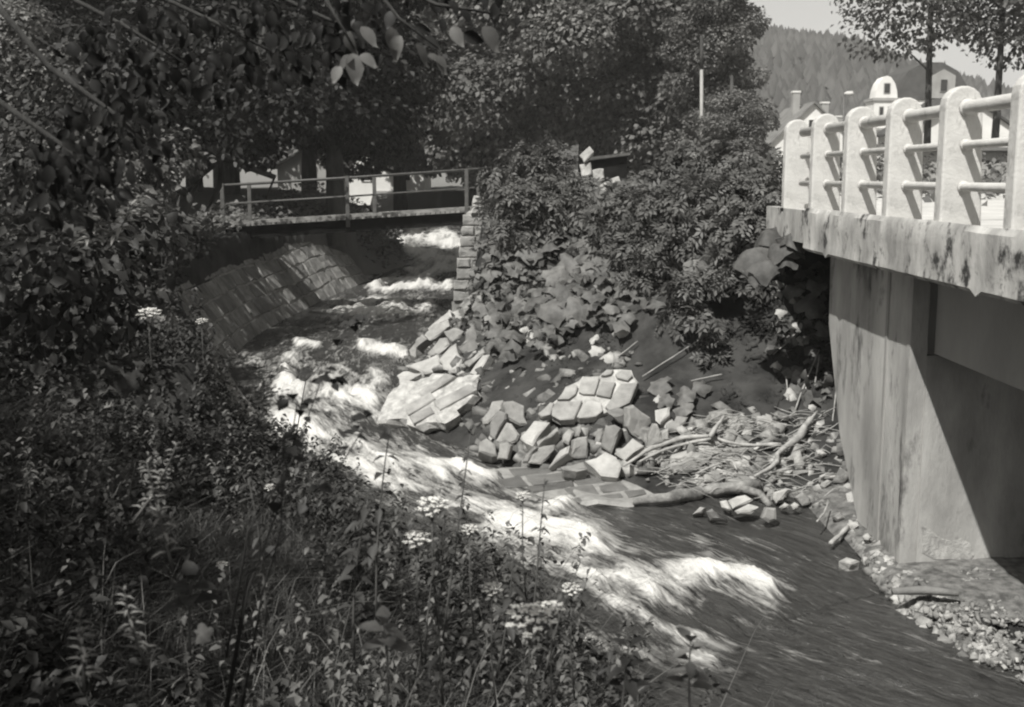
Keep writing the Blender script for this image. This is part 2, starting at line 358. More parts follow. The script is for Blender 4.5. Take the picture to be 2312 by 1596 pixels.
n3_ = nz(17, (.26, 2.2, 1), 8)
f1 = mth('ADD', attr('foam'), mth('MULTIPLY', mth('SUBTRACT', n1, .5), 1.7)); f1 = mth('ADD', f1, mth('MULTIPLY', mth('SUBTRACT', n2, .5), 1.2)); f1 = mth('ADD', f1, mth('MULTIPLY', mth('SUBTRACT', n3_, .5), .7))
mr = N.new('ShaderNodeMapRange'); mr.interpolation_type = 'SMOOTHSTEP'; mr.inputs['From Min'].default_value = .16; mr.inputs['From Max'].default_value = 1.15; L.new(f1, mr.inputs[0])
ripple_glint = N.new('ShaderNodeValToRGB'); ripple_glint.color_ramp.elements[0].position = .35; ripple_glint.color_ramp.elements[0].color = g(.018); ripple_glint.color_ramp.elements[1].position = .72; ripple_glint.color_ramp.elements[1].color = g(.085)
L.new(mth('ADD', mth('MULTIPLY', n2, .6), mth('MULTIPLY', n3_, .4)), ripple_glint.inputs[0])  # lighter streaks put ripple highlights into the water's base colour
mx = N.new('ShaderNodeMix'); mx.data_type = 'RGBA'; L.new(mr.outputs[0], mx.inputs['Factor']); L.new(ripple_glint.outputs[0], mx.inputs['A']); mx.inputs['B'].default_value = g(.60)
L.new(mx.outputs['Result'], b.inputs['Base Color'])
mr2 = N.new('ShaderNodeMapRange'); mr2.inputs['To Min'].default_value = .22; mr2.inputs['To Max'].default_value = .8; L.new(mr.outputs[0], mr2.inputs[0]); L.new(mr2.outputs[0], b.inputs['Roughness'])
b.inputs['IOR'].default_value = 1.33; b.inputs['Specular IOR Level'].default_value = .5
bp = N.new('ShaderNodeBump'); bp.inputs['Strength'].default_value = 1.0; bp.inputs['Distance'].default_value = .07
L.new(mth('ADD', nz(3.5, (.7, 2, 1), 5), mth('MULTIPLY', nz(13, (.6, 1.6, 1), 4), .35)), bp.inputs['Height']); L.new(bp.outputs[0], b.inputs['Normal'])

# ------------------------------------------------------------------ stones
def plane_pts(poly, c, n):
    out = []
    for p in poly:
        r = ray(*p); out.append(r*(c.dot(n)/r.dot(n)))
    return out
def block(name, P, n, th, m, parent=None, bv=.02, jit=.012, back=.9):
    """convex-ish stone: outline P in a plane, chamfered front edge, thickness th behind it"""
    n = Vector(n).normalized(); P = [Vector(p) for p in P]; c = sum(P, Vector())/len(P)
    Q = []
    for i, p in enumerate(P):                                   # soften long straight edges with a jittered midpoint
        q = P[(i+1) % len(P)]; Q.append(p)
        if (q-p).length > .22: Q.append((p+q)/2+Vector([random.gauss(0, jit) for _ in range(3)]))
    P = Q; k = len(P)
    def j(s=jit): return Vector([random.uniform(-s, s) for _ in range(3)])
    def ins(p, a): d = c-p; return p+d*min(a/max(d.length, .01), .45)
    V = [ins(p, bv*1.6)+j(jit*.5) for p in P]+[p-n*bv+j() for p in P]+[c+(p-c)*(.98+random.uniform(-.05, .05))-n*th*.6+j() for p in P]+[c+(p-c)*back-n*th+j() for p in P]
    V.append(c+n*random.uniform(-.2, .25)*bv)
    F = []
    for a in range(3):
        for i in range(k): F.append((a*k+i, (a+1)*k+i, (a+1)*k+(i+1) % k, a*k+(i+1) % k))
    F.append(tuple(3*k+i for i in range(k))); 
    for i in range(k): F.append((i, (i+1) % k, 4*k))
    # orientation
    a_ = (V[1]-V[0]).cross(V[4*k]-V[0])
    if a_.dot(n) < 0: F = [f[::-1] for f in F]
    o = mk(name, [tuple(v) for v in V], F, M[m] if isinstance(m, str) else m, parent, tuple(c))
    return o
def Z6(p): return (867.9+p[0]*.15041, 794.1+p[1]*.15041)
def Z7(p): return (1071.1+p[0]*.19169, 812.5+p[1]*.19169)
def Z8(p): return (1385+p[0]*.25559, 923.3+p[1]*.25559)
def S6(p): return (720.2+p[0]*.31248, 517.1+p[1]*.31248)
def pstone(conv, poly, n, label, m='stone', th=.22, off=.12, d=None, cat='stone', group=None, bv=.02):
    P2 = [conv(p) for p in poly]; cx_ = sum(p[0] for p in P2)/len(P2); cy_ = sum(p[1] for p in P2)/len(P2)
    c = hit(cx_, cy_, off) if d is None else at(cx_, cy_, d)
    o = block('stone_block', plane_pts(P2, c, Vector(n).normalized()), n, th, m, bv=bv)
    return tag(o, label, cat, group)
# --- the two fallen pieces of stone facing, mortar still joining their stones
def in_poly(p, poly):
    c = False; n = len(poly)
    for i in range(n):
        (x1, y1), (x2, y2) = poly[i], poly[(i+1) % n]
        if (y1 > p[1]) != (y2 > p[1]) and p[0] < (x2-x1)*(p[1]-y1)/(y2-y1)+x1: c = not c
    return c
def facing_slab(outline, c, n, u, label, sw, sh, m_s, m_m, th=.2, name='fallen_facing_slab', seed=1, gap=.022, proud=.02):
    rnd = random.Random(seed); n = Vector(n).normalized(); O = plane_pts(outline, c, n)
    root = empty(name, c); tag(root, label, 'broken wall')
    block('mortar_bed', O, n, th, m_m, root, bv=.03, jit=.03)
    u = Vector(u); u = (u-n*u.dot(n)).normalized(); v = n.cross(u)
    O2 = [((p-c).dot(u), (p-c).dot(v)) for p in O]
    x0, x1 = min(p[0] for p in O2), max(p[0] for p in O2); y0, y1 = min(p[1] for p in O2), max(p[1] for p in O2)
    y = y0-.1
    while y < y1:
        h = sh*rnd.uniform(.75, 1.25); x = x0-rnd.uniform(0, sw)
        while x < x1:
            w = sw*rnd.uniform(.6, 1.4); cc = (x+w/2, y+h/2)
            pts = [(x+gap, y+gap), (x+w-gap, y+gap), (x+w-gap, y+h-gap), (x+gap, y+h-gap)]
            if in_poly(cc, O2) and sum(in_poly(p, O2) for p in pts) >= 3:
                pts = [(a+rnd.uniform(-1, 1)*gap*1.7, b_+rnd.uniform(-1, 1)*gap*1.7) for a, b_ in pts]
                block('stone', [c+u*a+v*b_+n*(proud+rnd.uniform(0, .02)) for a, b_ in pts], n, .1, m_s, root, bv=.012, jit=.006, back=1)
            x += w
        y += h
    return root
o6 = [(-120,1040),(-60,820),(60,640),(190,510),(300,420),(430,440),(640,370),(900,330),(1150,340),(1400,345),(1360,450),(1385,560),(1330,670),(1200,760),(1060,860),(1100,940),(1000,1020),(905,1090),(760,1010),(640,1060),(520,1110),(350,1090),(200,1010)]
facing_slab([Z6(p) for p in o6], at(970, 900, 18.35), (-.34, -.5, 1), (1, .45, .2), 'largest fallen slab of stone facing, pale and still mortared together, sloping into the rapids', .62, .26, 'facing', 'mortar', .26, seed=3, gap=.03, proud=.035)
s2 = empty('fallen_facing_slab', at(1350, 890, 16.85)); tag(s2, 'pale fallen piece of stone facing with eight mortared stones below the bush', 'broken wall')
n2_ = Vector((-.15, -.75, .95)).normalized(); c2 = at(1350, 890, 16.85)
block('mortar_bed', plane_pts([Z7(p) for p in [(760,620),(960,470),(1080,320),(1170,270),(1240,240),(1280,190),(1480,185),(1560,110),(1840,125),(1930,260),(1830,505),(1600,600),(1500,640),(1215,680),(1000,700),(900,650)]], c2-n2_*.0, n2_), n2_, .16, 'mortar', s2, bv=.01)
for q in [[(975,465),(1080,330),(1165,275),(1215,300),(1190,390),(1110,455)], [(1250,250),(1290,195),(1470,200),(1415,400),(1270,395),(1225,370)], [(1500,250),(1665,262),(1600,435),(1435,405)], [(1725,275),(1925,262),(1825,500),(1590,595),(1540,555),(1645,385)],
          [(910,560),(965,485),(1270,475),(1170,695),(1010,705),(905,645)], [(1350,460),(1495,500),(1515,595),(1440,655),(1220,690),(1245,580)], [(745,630),(895,490),(940,505),(890,640),(795,660)], [(1490,175),(1560,105),(1635,115),(1605,165),(1540,178)], [(1655,160),(1725,115),(1835,125),(1865,180),(1800,235),(1685,205)]]:
    block('stone', plane_pts([Z7(p) for p in q], c2+n2_*.055, n2_), n2_, .12, 'facing', s2, bv=.01, jit=.006, back=1)
# --- loose stones, each with its own outline, tilt and place
LOOSE = [
 (Z7, [(80,700),(200,480),(320,470),(340,560),(150,740),(90,745)], (-.6,-.8,.6), 'long pale stone propped against the right end of the largest fallen slab', 'stone'),
 (Z7, [(170,740),(290,590),(370,620),(375,690),(240,940),(180,900)], (-.5,-1,.4), 'tall grey stone leaning left of a dark diagonal crack in the rubble', 'stone'),
 (Z7, [(330,480),(450,470),(590,540),(600,680),(640,760),(540,770),(390,690),(340,560)], (.2,-1,.6), 'broad rounded grey stone at the foot of the bare earth face', 'stone'),
 (Z7, [(390,740),(440,750),(530,880),(500,960),(400,1000),(260,950)], (0,-1,.5), 'pointed grey stone right of the dark diagonal crack', 'stone'),
 (Z7, [(530,910),(700,710),(880,730),(740,890),(680,1000)], (-.35,-.5,1), 'flat topped pale stone tilted over a black hollow mid rubble', 'pale_stone'),
 (Z7, [(740,960),(900,850),(970,790),(980,830),(900,900),(760,1000)], (-.2,-.6,1), 'thin jagged pale stone edge inside the black hollow', 'stone'),
 (Z7, [(300,990),(380,970),(420,1000),(390,1170),(270,1170),(290,1060)], (-.2,-1,.3), 'small upright stone at the water edge under the pointed stone', 'stone'),
 (Z7, [(60,960),(150,920),(240,1000),(270,1120),(200,1130),(50,1070)], (0,-.8,.7), 'leftmost small stone of the rubble heap at the water edge', 'stone'),
 (Z7, [(550,1210),(600,1110),(700,1010),(720,1040),(620,1220)], (-.7,-1,.3), 'narrow lit stone edge standing at the water line left of the wide grey stone', 'stone'),
 (Z7, [(720,1040),(950,990),(960,1050),(880,1160),(780,1230),(640,1210)], (.1,-1,.3), 'wide mid grey stone at the water line with rounded lower edge', 'stone'),
 (Z7, [(1040,870),(1110,810),(1170,850),(1120,1000),(1050,960)], (0,-1,.5), 'small rounded stone beneath the pale mortared piece', 'stone'),
 (Z7, [(1200,790),(1260,780),(1270,850),(1240,900),(1180,900)], (0,-1,.4), 'small upright stone standing on the six sided stone', 'stone'),
 (Z7, [(1170,940),(1220,910),(1330,900),(1350,1000),(1330,1150),(1130,1160)], (.1,-1,.3), 'six sided upright stone in the middle of the rubble by the water', 'stone'),
 (Z7, [(860,1280),(1000,1050),(1110,1010),(1090,1100),(960,1200)], (-.6,-.8,.7), 'slanting wedge stone left of the six sided stone', 'pale_stone'),
 (Z7, [(1400,970),(1440,820),(1510,810),(1530,850),(1470,980)], (-.2,-1,.4), 'narrow grey stone left of the grooved stone', 'stone'),
 (Z7, [(1480,1020),(1550,780),(1640,755),(1730,800),(1660,980),(1600,1100),(1510,1050)], (-.3,-1,.4), 'tall stone with a pale mortar seam down its right edge', 'stone'),
 (Z7, [(1650,1090),(1860,910),(2010,1010),(1780,1180)], (-.1,-.9,.8), 'square pale stone set on its corner above the split block', 'pale_stone'),
 (Z7, [(1810,560),(1880,530),(2070,680),(2080,730),(1970,940),(1800,780)], (.35,-1,.25), 'large dark grey shield shaped stone right under the mortared piece', 'dark_stone'),
 (Z7, [(1620,660),(1790,620),(1800,780),(1700,750)], (.3,-1,-.1), 'dark shaded stone wedged left of the shield shaped stone', 'dark_stone'),
 (Z7, [(2040,900),(2110,740),(2160,760),(2210,860),(2200,960),(2030,1060)], (0,-1,.3), 'pointed pillar like stone right of the shield shaped stone', 'stone'),
 (Z7, [(2210,840),(2290,800),(2290,950),(2210,960)], (.2,-1,.3), 'small grey stone behind the end of the long pale branch', 'stone'),
 (Z7, [(1300,1180),(1540,1080),(1740,1240),(1680,1370),(1500,1350)], (-.05,-.7,.9), 'broad split block lying flat at the water line', 'pale_stone'),
 (Z7, [(1020,1250),(1280,1190),(1330,1280),(1200,1300),(1050,1290)], (0,-.5,1), 'flat light stone lying on the upper edge of the wet apron', 'stone'),
 (Z7, [(2130,590),(2240,550),(2290,540),(2300,640),(2190,750),(2140,700)], (-.2,-.9,.7), 'bright jagged stone above the shield shaped stone', 'pale_stone'),
 (Z8, [(470,120),(560,50),(660,60),(640,110),(560,185),(480,180)], (.1,-.7,.9), 'wedge stone with a dark underside above the twigs', 'stone'),
 (Z8, [(1275,60),(1400,55),(1430,120),(1380,180),(1275,150)], (0,-1,.4), 'pale square stone at the foot of the earth face', 'pale_stone'),
 (Z8, [(1390,220),(1440,110),(1540,130),(1470,240),(1400,250)], (.1,-.9,.6), 'grey stone leaning right of the pale square stone', 'stone'),
 (Z8, [(495,400),(560,350),(700,310),(710,420),(620,460),(500,490)], (-.1,-.7,1), 'pale upper half of the big block under the branch', 'pale_stone'),
 (Z8, [(500,495),(710,430),(750,520),(560,560),(480,540)], (0,-1,.1), 'grey lower half of the big block under the branch', 'stone'),
 (Z8, [(760,290),(880,280),(990,380),(880,400),(800,380),(760,340)], (.3,-.5,1), 'bright sunlit stone right of the big split block', 'pale_stone'),
 (Z8, [(760,385),(880,410),(850,470),(760,525),(710,430)], (.3,-1,.2), 'shaded face stone under the bright sunlit stone', 'stone'),
 (Z8, [(800,580),(900,530),(970,560),(900,630),(810,640)], (.1,-.9,.6), 'rounded grey stone just above the middle of the log', 'stone'),
 (Z8, [(980,600),(1100,550),(1290,640),(1280,680),(1040,670)], (0,-.7,1), 'mottled stone carrying the upper end of the log', 'stone'),
 (Z8, [(940,820),(1000,800),(1040,880),(1020,905),(960,870)], (-.2,-1,.4), 'small white stone under the log left of the bright pair', 'pale_stone'),
 (Z8, [(1010,800),(1170,755),(1240,790),(1180,830),(1060,870)], (0,-.8,.8), 'bright white stone directly under the log', 'pale_stone'),
 (Z8, [(1080,900),(1200,840),(1290,870),(1220,920),(1100,925)], (.1,-1,.5), 'second bright white stone lowest under the log at the water', 'pale_stone'),
 (Z8, [(1320,960),(1350,860),(1430,880),(1440,980),(1380,1005)], (0,-1,.3), 'rounded mossy stone standing in the water at the fork of the log', 'dark_stone'),
 (Z8, [(700,930),(760,860),(820,870),(780,910)], (-.3,-.8,.6), 'small pale stone poking from the water below the log', 'stone'),
 (Z8, [(820,900),(870,880),(960,960),(1020,990),(860,975)], (.2,-1,.5), 'flat wet stone half under water below the log', 'wet_stone'),
 (Z8, [(1510,440),(1600,370),(1670,360),(1600,430)], (-.2,-.6,1), 'light triangular stone right of the pale forked root', 'stone'),
 (Z8, [(1620,450),(1700,390),(1740,400),(1680,450)], (-.2,-.6,1), 'dark flat stone right of the light triangular stone', 'dark_stone'),
 (Z8, [(1800,360),(1850,350),(1890,390),(1850,410),(1805,400)], (0,-.9,.8), 'small round white stone high on the gravel near the abutment', 'pale_stone'),
 (Z8, [(1430,540),(1490,510),(1600,520),(1560,550),(1480,550)], (0,-.4,1), 'bright flat sliver of stone over a black gap', 'pale_stone'),
 (Z8, [(1580,540),(1720,530),(1740,560),(1600,595)], (0,-1,.6), 'grey stone right of the bright flat sliver', 'stone'),
 (Z8, [(1820,580),(1890,555),(2000,590),(1950,610),(1830,605)], (0,-.7,1), 'pale lumpy stone beside the foot of the abutment', 'pale_stone'),
 (Z8, [(1815,660),(1890,610),(1930,630),(1860,680)], (0,-.7,1), 'small grey stone below the pale lumpy stone', 'stone'),
 (Z8, [(2060,750),(2100,730),(2190,730),(2200,790),(2160,850),(2120,870),(2070,820)], (-.1,-1,.5), 'round white stone against the foot of the abutment', 'pale_stone'),
 (Z8, [(1420,730),(1550,705),(1500,790),(1450,830),(1415,790)], (0,-1,.5), 'pale angular stone right of the log fork', 'pale_stone'),
 (Z8, [(1600,780),(1680,730),(1750,790),(1740,840),(1680,860)], (0,-1,.4), 'grey stone above the two round pebbles at the water', 'stone'),
 (Z8, [(1490,850),(1520,820),(1555,845),(1540,875),(1505,880)], (0,-1,.5), 'left one of two round pebbles at the water line', 'pale_stone'),
 (Z8, [(1575,850),(1610,815),(1650,845),(1635,880),(1590,885)], (0,-1,.5), 'right one of two round pebbles at the water line', 'pale_stone'),
 (Z8, [(2210,1130),(2250,1100),(2280,1130),(2250,1165),(2220,1160)], (-.2,-1,.4), 'small round white stone low on the shelf by the abutment', 'pale_stone'),
 (Z8, [(2000,1340),(2060,1300),(2180,1340),(2100,1362)], (0,-.4,1), 'flat white stone lying at the water edge near the abutment', 'pale_stone'),
 (Z8, [(1930,570+380),(2010,900),(2040,960),(1980,1000)], (-.2,-1,.4), 'dark stone in the debris left of the round white stone', 'dark_stone'),
 (S6, [(650,870),(690,820),(740,760),(780,790),(700,860),(700,940),(660,930)], (-.8,-.8,.5), 'lowest pale stone of the broken wall line beside the river', 'stone'),
 (S6, [(780,740),(830,690),(930,650),(940,700),(830,790),(740,860),(700,850)], (-.5,-.8,.6), 'grey stone leaning above the lowest stone of the broken wall', 'stone'),
 (S6, [(780,900),(870,790),(920,780),(940,830),(870,900),(800,915)], (-.4,-.8,.5), 'rounded stone with a dark hole beneath it in the broken wall line', 'stone'),
 (S6, [(900,740),(970,705),(1045,740),(970,820),(920,770)], (-.2,-.9,.7), 'broad grey stone halfway up the broken wall line', 'stone'),
 (S6, [(1000,870),(1060,800),(1060,740),(1120,680),(1150,760),(1150,880),(1070,910)], (.1,-1,.3), 'big dark grey stone in the broken wall line below the leaves', 'dark_stone'),
 (S6, [(860,940),(940,850),(990,820),(1000,900),(1040,950),(1000,1010),(900,1010)], (-.5,-.6,.8), 'pale stone just above the top of the largest fallen slab', 'pale_stone'),
 (S6, [(680,970),(860,900),(870,960),(900,1020),(760,1040),(640,990)], (-.4,-.5,1), 'flat pale stone at the upstream corner of the largest fallen slab', 'pale_stone'),
 (S6, [(560,1050),(640,1020),(740,1045),(660,1080),(580,1130)], (-.4,-.5,1), 'pale stone tip jutting over the river left of the largest slab', 'pale_stone'),
 (S6, [(1045,970),(1180,860),(1195,885),(1080,995)], (-.5,-.7,.8), 'thin slanting stone sliver right of the big dark grey stone', 'stone'),
 (S6, [(1090,1040),(1180,910),(1230,900),(1200,970),(1130,1050)], (-.5,-.7,.8), 'long pale stone slanting up from the largest slab to the earth face', 'pale_stone'),
 (S6, [(960,600),(1040,570),(1060,640),(1000,690),(950,690)], (-.5,-1,.4), 'pale stone at the bottom of the standing wall end', 'pale_stone'),
 (S6, [(760,740),(870,640),(940,590),(955,640),(850,690),(790,750)], (-.9,-.6,.6), 'long row stone running down from the standing wall end', 'pale_stone'),
 (S6, [(1000,560),(1100,460),(1150,440),(1120,520),(1050,590)], (-.5,-1,.4), 'tilted stone under the right side of the standing wall end', 'stone'),
 (S6, [(1140,480),(1190,470),(1170,560),(1110,620),(1100,560)], (-.2,-1,.5), 'upright narrow stone among the leaves beside the wall end', 'stone'),
 (S6, [(1195,630),(1265,600),(1290,650),(1240,705),(1195,695)], (0,-1,.5), 'grey stone half under leaves right of the broken wall line', 'stone'),
 (S6, [(1240,480),(1330,500),(1300,560),(1210,550)], (0,-.9,.6), 'dark stone deep in the leaves beside the wall end', 'dark_stone'),
]
for cv, poly, n, lab, m in LOOSE:
    pstone(cv, poly, n, lab, m, th=random.uniform(.2, .34) if cv is not Z8 else random.uniform(.12, .22), off=.27 if cv is Z7 else (.2 if cv is S6 else .13))
# --- wet apron of pitched stones at the water line
facing_slab([(1075,1066),(1190,1050),(1300,1055),(1400,1075),(1490,1120),(1430,1138),(1290,1140),(1180,1110),(1110,1092)], atz(1280, 1095, -4.155), (-.04, -.10, 1), (1, .25, 0), 'wet apron of mortared flat stones lying just clear of the water', .5, .30, 'wet_stone', 'wet_mortar', .12, name='stone_apron', seed=5, gap=.02, proud=.012)
# --- rubble and gravel too many to count
rv = np.array([(-1,-1,-.6),(1,-1,-.5),(1.1,1,-.6),(-1,.9,-.7),(-.7,-.8,.6),(.8,-.6,.7),(.7,.8,.5),(-.8,.7,.7)])*.5
rf = np.array([(0,3,2,1),(4,5,6,7),(0,1,5,4),(1,2,6,5),(2,3,7,6),(3,0,4,7)])
M['shaded_chunks'] = mat('shaded_chunks', .05, .16, 3, .9, .8, 9, island=.4)  # darkened so gaps in the heap look shaded; the shade is in the colour
def rubble(name, polys, n, s0, s1, m, label, off=0):
    pts = []
    for poly, k in polys:
        xs = [p[0] for p in poly]; ys = [p[1] for p in poly]
        while k > 0:
            p = (random.uniform(min(xs), max(xs)), random.uniform(min(ys), max(ys)))
            if in_poly(p, poly): pts.append(hit(p[0], p[1], 0)); k -= 1
    pos = np.array([tuple(p) for p in pts]); pos[:, 2] += off
    Nn = nrm(RNG.normal(size=pos.shape)+np.array([0, -.5, 1.5])); X_, Y_, Z_ = frames(Nn)
    sc = (s0+(s1-s0)*RNG.random(len(pos))**2.5)[:, None]*np.stack([1+.4*RNG.random(len(pos))]*3, -1)
    V, F = scatter(rv*np.array([1.2, .9, .6]), rf, pos, X_, Y_, Z_, sc)
    V = V+RNG.normal(size=V.shape)*.05*np.repeat(sc[:, :1], 8, 0)
    o = mk(name, V, F, m); tag(o, label, 'rubble', kind='stuff'); return o
M['rubble'] = mat('rubble_stone', .10, .34, 5, .9, .4, 20, island=.45)
DEB = [(1480,1000),(1620,925),(1880,930),(1920,1010),(1960,1120),(1870,1150),(1700,1130),(1560,1110),(1450,1090)]
rubble('rubble', [(DEB, 330), ([(1060,1000),(1260,930),(1520,980),(1500,1080),(1290,1065),(1100,1045)], 90), ([(900,800),(1090,660),(1150,720),(1090,880),(930,880)], 110), ([(1130,880),(1230,920),(1420,820),(1440,790),(1200,780)], 60)], 0, .05, .26, M['rubble'], 'mixed broken stones and pebbles littering the bank below the bush', off=.02)
chunk_polys = [([(1075,1010),(1110,935),(1210,915),(1300,940),(1420,930),(1560,960),(1560,1060),(1440,1080),(1290,1060),(1110,1048)], 150), ([(905,830),(960,740),(1040,640),(1110,640),(1150,720),(1130,830),(1060,870),(930,880)], 90), ([(1030,960),(1060,900),(1120,850),(1140,930),(1100,1000)], 40), ([(1180,930),(1260,830),(1350,800),(1450,810),(1480,900),(1300,960)], 26)]
rubble('broken_masonry', chunk_polys, 0, .10, .27, M['shaded_chunks'], 'jumbled broken stones filling the heap between the fallen slabs', off=-.01)
rubble('gravel', [([(1880,1130),(1960,1120),(2080,1330),(2237,1420),(2312,1500),(2200,1500),(2040,1390),(1960,1280)], 1200)], 0, .02, .11, M['rubble'], 'gravel and pebbles on the shelf at the foot of the abutment', off=.01)
gx2 = np.arange(3.7, 9.0, .06); gy2 = np.arange(8.6, 14.9, .06); X, Y = np.meshgrid(gx2, gy2, indexing='ij')
df, sf, _ = dist_poly(X, Y, FAR); ins = (sf > 0)
V, F = grid_mesh(gx2, gy2, land(X, Y)+.012+.07*fbm(X*3, Y*3, 4, 19)*np.clip(df*3, 0, 1)+.05*np.clip(df*2, 0, 1)-.08*(sf < 0)); F = F[ins.reshape(-1)[F].all(1)]; used = np.unique(F); rm = np.full(len(V), -1); rm[used] = np.arange(len(used))
tag(mk('gravel_shelf', V[used], rm[F], M['gravel'], smooth=True), kind='structure')
rubble('gravel', [([(2080,1290),(2312,1300),(2330,1560),(2200,1500),(2040,1380)], 700)], 0, .012, .06, M['rubble'], 'fine gravel on the sediment shelf beneath the road bridge', off=.05)
rubble('clods', [([(1100,760),(1350,700),(1420,800),(1240,930),(1130,890)], 1500), ([(1640,720),(1880,700),(1900,920),(1620,930)], 900)], 0, .02, .11, M['soil'], 'earth clods and grit on the bare bank face', off=.0)

# ------------------------------------------------------------------ masonry walls
def wall_run(foot, batter, height, label, course, length, seed, m_s, m_m, cond=None, name='retaining_wall'):
    rnd = random.Random(seed); root = empty(name, (foot[0][0], foot[0][1], foot[0][2])); tag(root, label, 'stone wall')
    P = [Vector(p) for p in foot]; seg = [(P[i+1]-P[i]).length for i in range(len(P)-1)]; Lt = sum(seg)
    def pt(s, v, out=0.0):                                      # v = height fraction
        a = max(0, min(s, Lt-1e-4)); i = 0
        while a > seg[i]: a -= seg[i]; i += 1
        t = (P[i+1]-P[i]).normalized(); base = P[i]+t*a
        nn = Vector((-t.y, t.x, 0))
        nn.normalize(); H = height(s/Lt)
        return base+Vector((0, 0, v*H))-nn*(batter[0]*v)+nn*out, (nn+Vector((0, 0, batter[0]/H))).normalized()
    V = []; F = []; K = 40
    for i in range(K+1):
        s = Lt*i/K
        for (v, out) in ((-.12, 0), (1, 0), (1, -.5), (-.12, -1.2)): V.append(tuple(pt(s, v, out-.02)[0]))
    for i in range(K):
        for k in range(4): F.append((i*4+k, i*4+(k+1) % 4, i*4+4+(k+1) % 4, i*4+4+k))
    F += [(0, 1, 2, 3), (K*4, K*4+3, K*4+2, K*4+1)]
    mk('mortar_core', V, F, M[m_m], root, foot[0])
    rows = max(2, int(height(.5)/course)); v = 0
    for r in range(rows):
        v0, v1 = r/rows, (r+1)/rows; s = -rnd.uniform(0, length)
        while s < Lt:
            w = length*rnd.uniform(.6, 1.45); a, b_ = max(s, 0), min(s+w, Lt)
            if b_-a > .15 and (cond is None or cond((a+b_)/2/Lt, (v0+v1)/2, rnd)):
                gp = .016; g2 = .016/height(.5)
                q = [pt(a+gp, v0+g2, .03), pt(b_-gp, v0+g2, .03), pt(b_-gp, v1-g2, .03), pt(a+gp, v1-g2, .03)]
                o_ = rnd.uniform(-.014, .012)
                block('stone', [p+nn*o_+Vector((0, rnd.uniform(-.03, .03), rnd.uniform(-.03, .03))) for p, nn in q], q[0][1], .12, m_s, root, bv=.014, jit=.012, back=1)
            s += w
    return root
wall_run([(-4.75,38.6,-3.5),(-5.35,35.5,-3.55),(-5.75,32.5,-3.75),(-6.1,29,-3.8),(-6.1,26.5,-3.85),(-6.0,24,-3.9),(-5.5,22.3,-3.95),(-4.9,20.6,-4.0),(-4.3,19.2,-4.05)], (1.25, True), lambda f: 1.9-.1*f if f > .12 else 1.5+3.3*f, 'low battered retaining wall of mortared grey stones along the left bank under the footbridge', .33, .62, 11, 'wall_stone', 'wall_mortar')
# standing end of the right wall, seen end-on under the footbridge
rw = empty('retaining_wall', (-1.2, 29.3, -3.8)); tag(rw, 'tall end of the right bank wall carrying the footbridge, pale coursed stones', 'stone wall')
MB().prism([(-1.60,29.42,-4.1),(-.30,29.42,-4.1),(-.30,29.42,-.9),(-1.16,29.42,-.9)], (0, 6, 0)).build('mortar_core', M['wall_mortar'], rw)
rr = random.Random(4); z = -4.0; r_ = 0
while z < -.95:
    h = rr.uniform(.24, .31); f = (z+4.0)/3.1; xl = -1.66+.46*f; x = xl+rr.uniform(-.02, .03); xe = -.35 if z < -1.7 else -.62
    while x < xe:
        w = rr.choice((.34, .5, .62, .42)); x1 = min(x+w, xe+.1); yo = rr.uniform(-.06, .03)
        block('stone', [(x+.012,29.36+yo,z+.012),(x1-.012,29.36+yo,z+.012),(x1-.012,29.36+yo,z+h-.012),(x+.012,29.36+yo,z+h-.012)], (0,-1,.1), .26, 'stone', rw, bv=.02, jit=.012, back=1)
        x = x1
    z += h; r_ += 1
for (x, z_, w) in ((-1.05, -.9, .45), (-.75, -.88, .4), (-1.0, -.66, .3)):
    block('stone', [(x,29.3,z_),(x+w,29.3,z_),(x+w-.04,29.3,z_+.2),(x+.05,29.3,z_+.22)], (0,-1,.3), .3, 'pale_stone', rw, bv=.03, jit=.02)
# sunlit river wall stones continuing upstream of the right wall
for i in range(10):
    pass

# ------------------------------------------------------------------ footbridge
fb = empty('footbridge', (-4.6, 31.5, -1)); tag(fb, 'narrow plank footbridge with thin pipe railings crossing the stream', 'footbridge')
A = at(505, 505, 31.0); B_ = at(1062, 470, 31.6)
A = Vector((A.x, 31.0, A.z)); B_ = Vector((B_.x, 31.6, B_.z)); dirb = (B_-A); LB = dirb.length; dirb.normalize(); wv = Vector((.05, 1, 0)).normalized()*1.15
def fbp(t, w=0, z=0): return A+dirb*(LB*t)+wv*w+Vector((0, 0, z))
for w in (.08, .92):
    MB().prism([fbp(-.02, w, -.10), fbp(-.02, w, -.44), fbp(1.03, w, -.44), fbp(1.03, w, -.10)], (0, .1, 0)).build('beam', M['darkwood'], fb)
np_ = 52
for i in range(np_):
    t0, t1 = -.03+i*1.05/np_, -.03+(i+.86)*1.05/np_; e = random.uniform(-.012, .012)
    MB().prism([fbp(t0, -.04+e, -.045), fbp(t1, -.04+e, -.045), fbp(t1, 1.04+e, -.045), fbp(t0, 1.04+e, -.045)], (0, 0, -.055)).build('plank', M['plank'], fb)
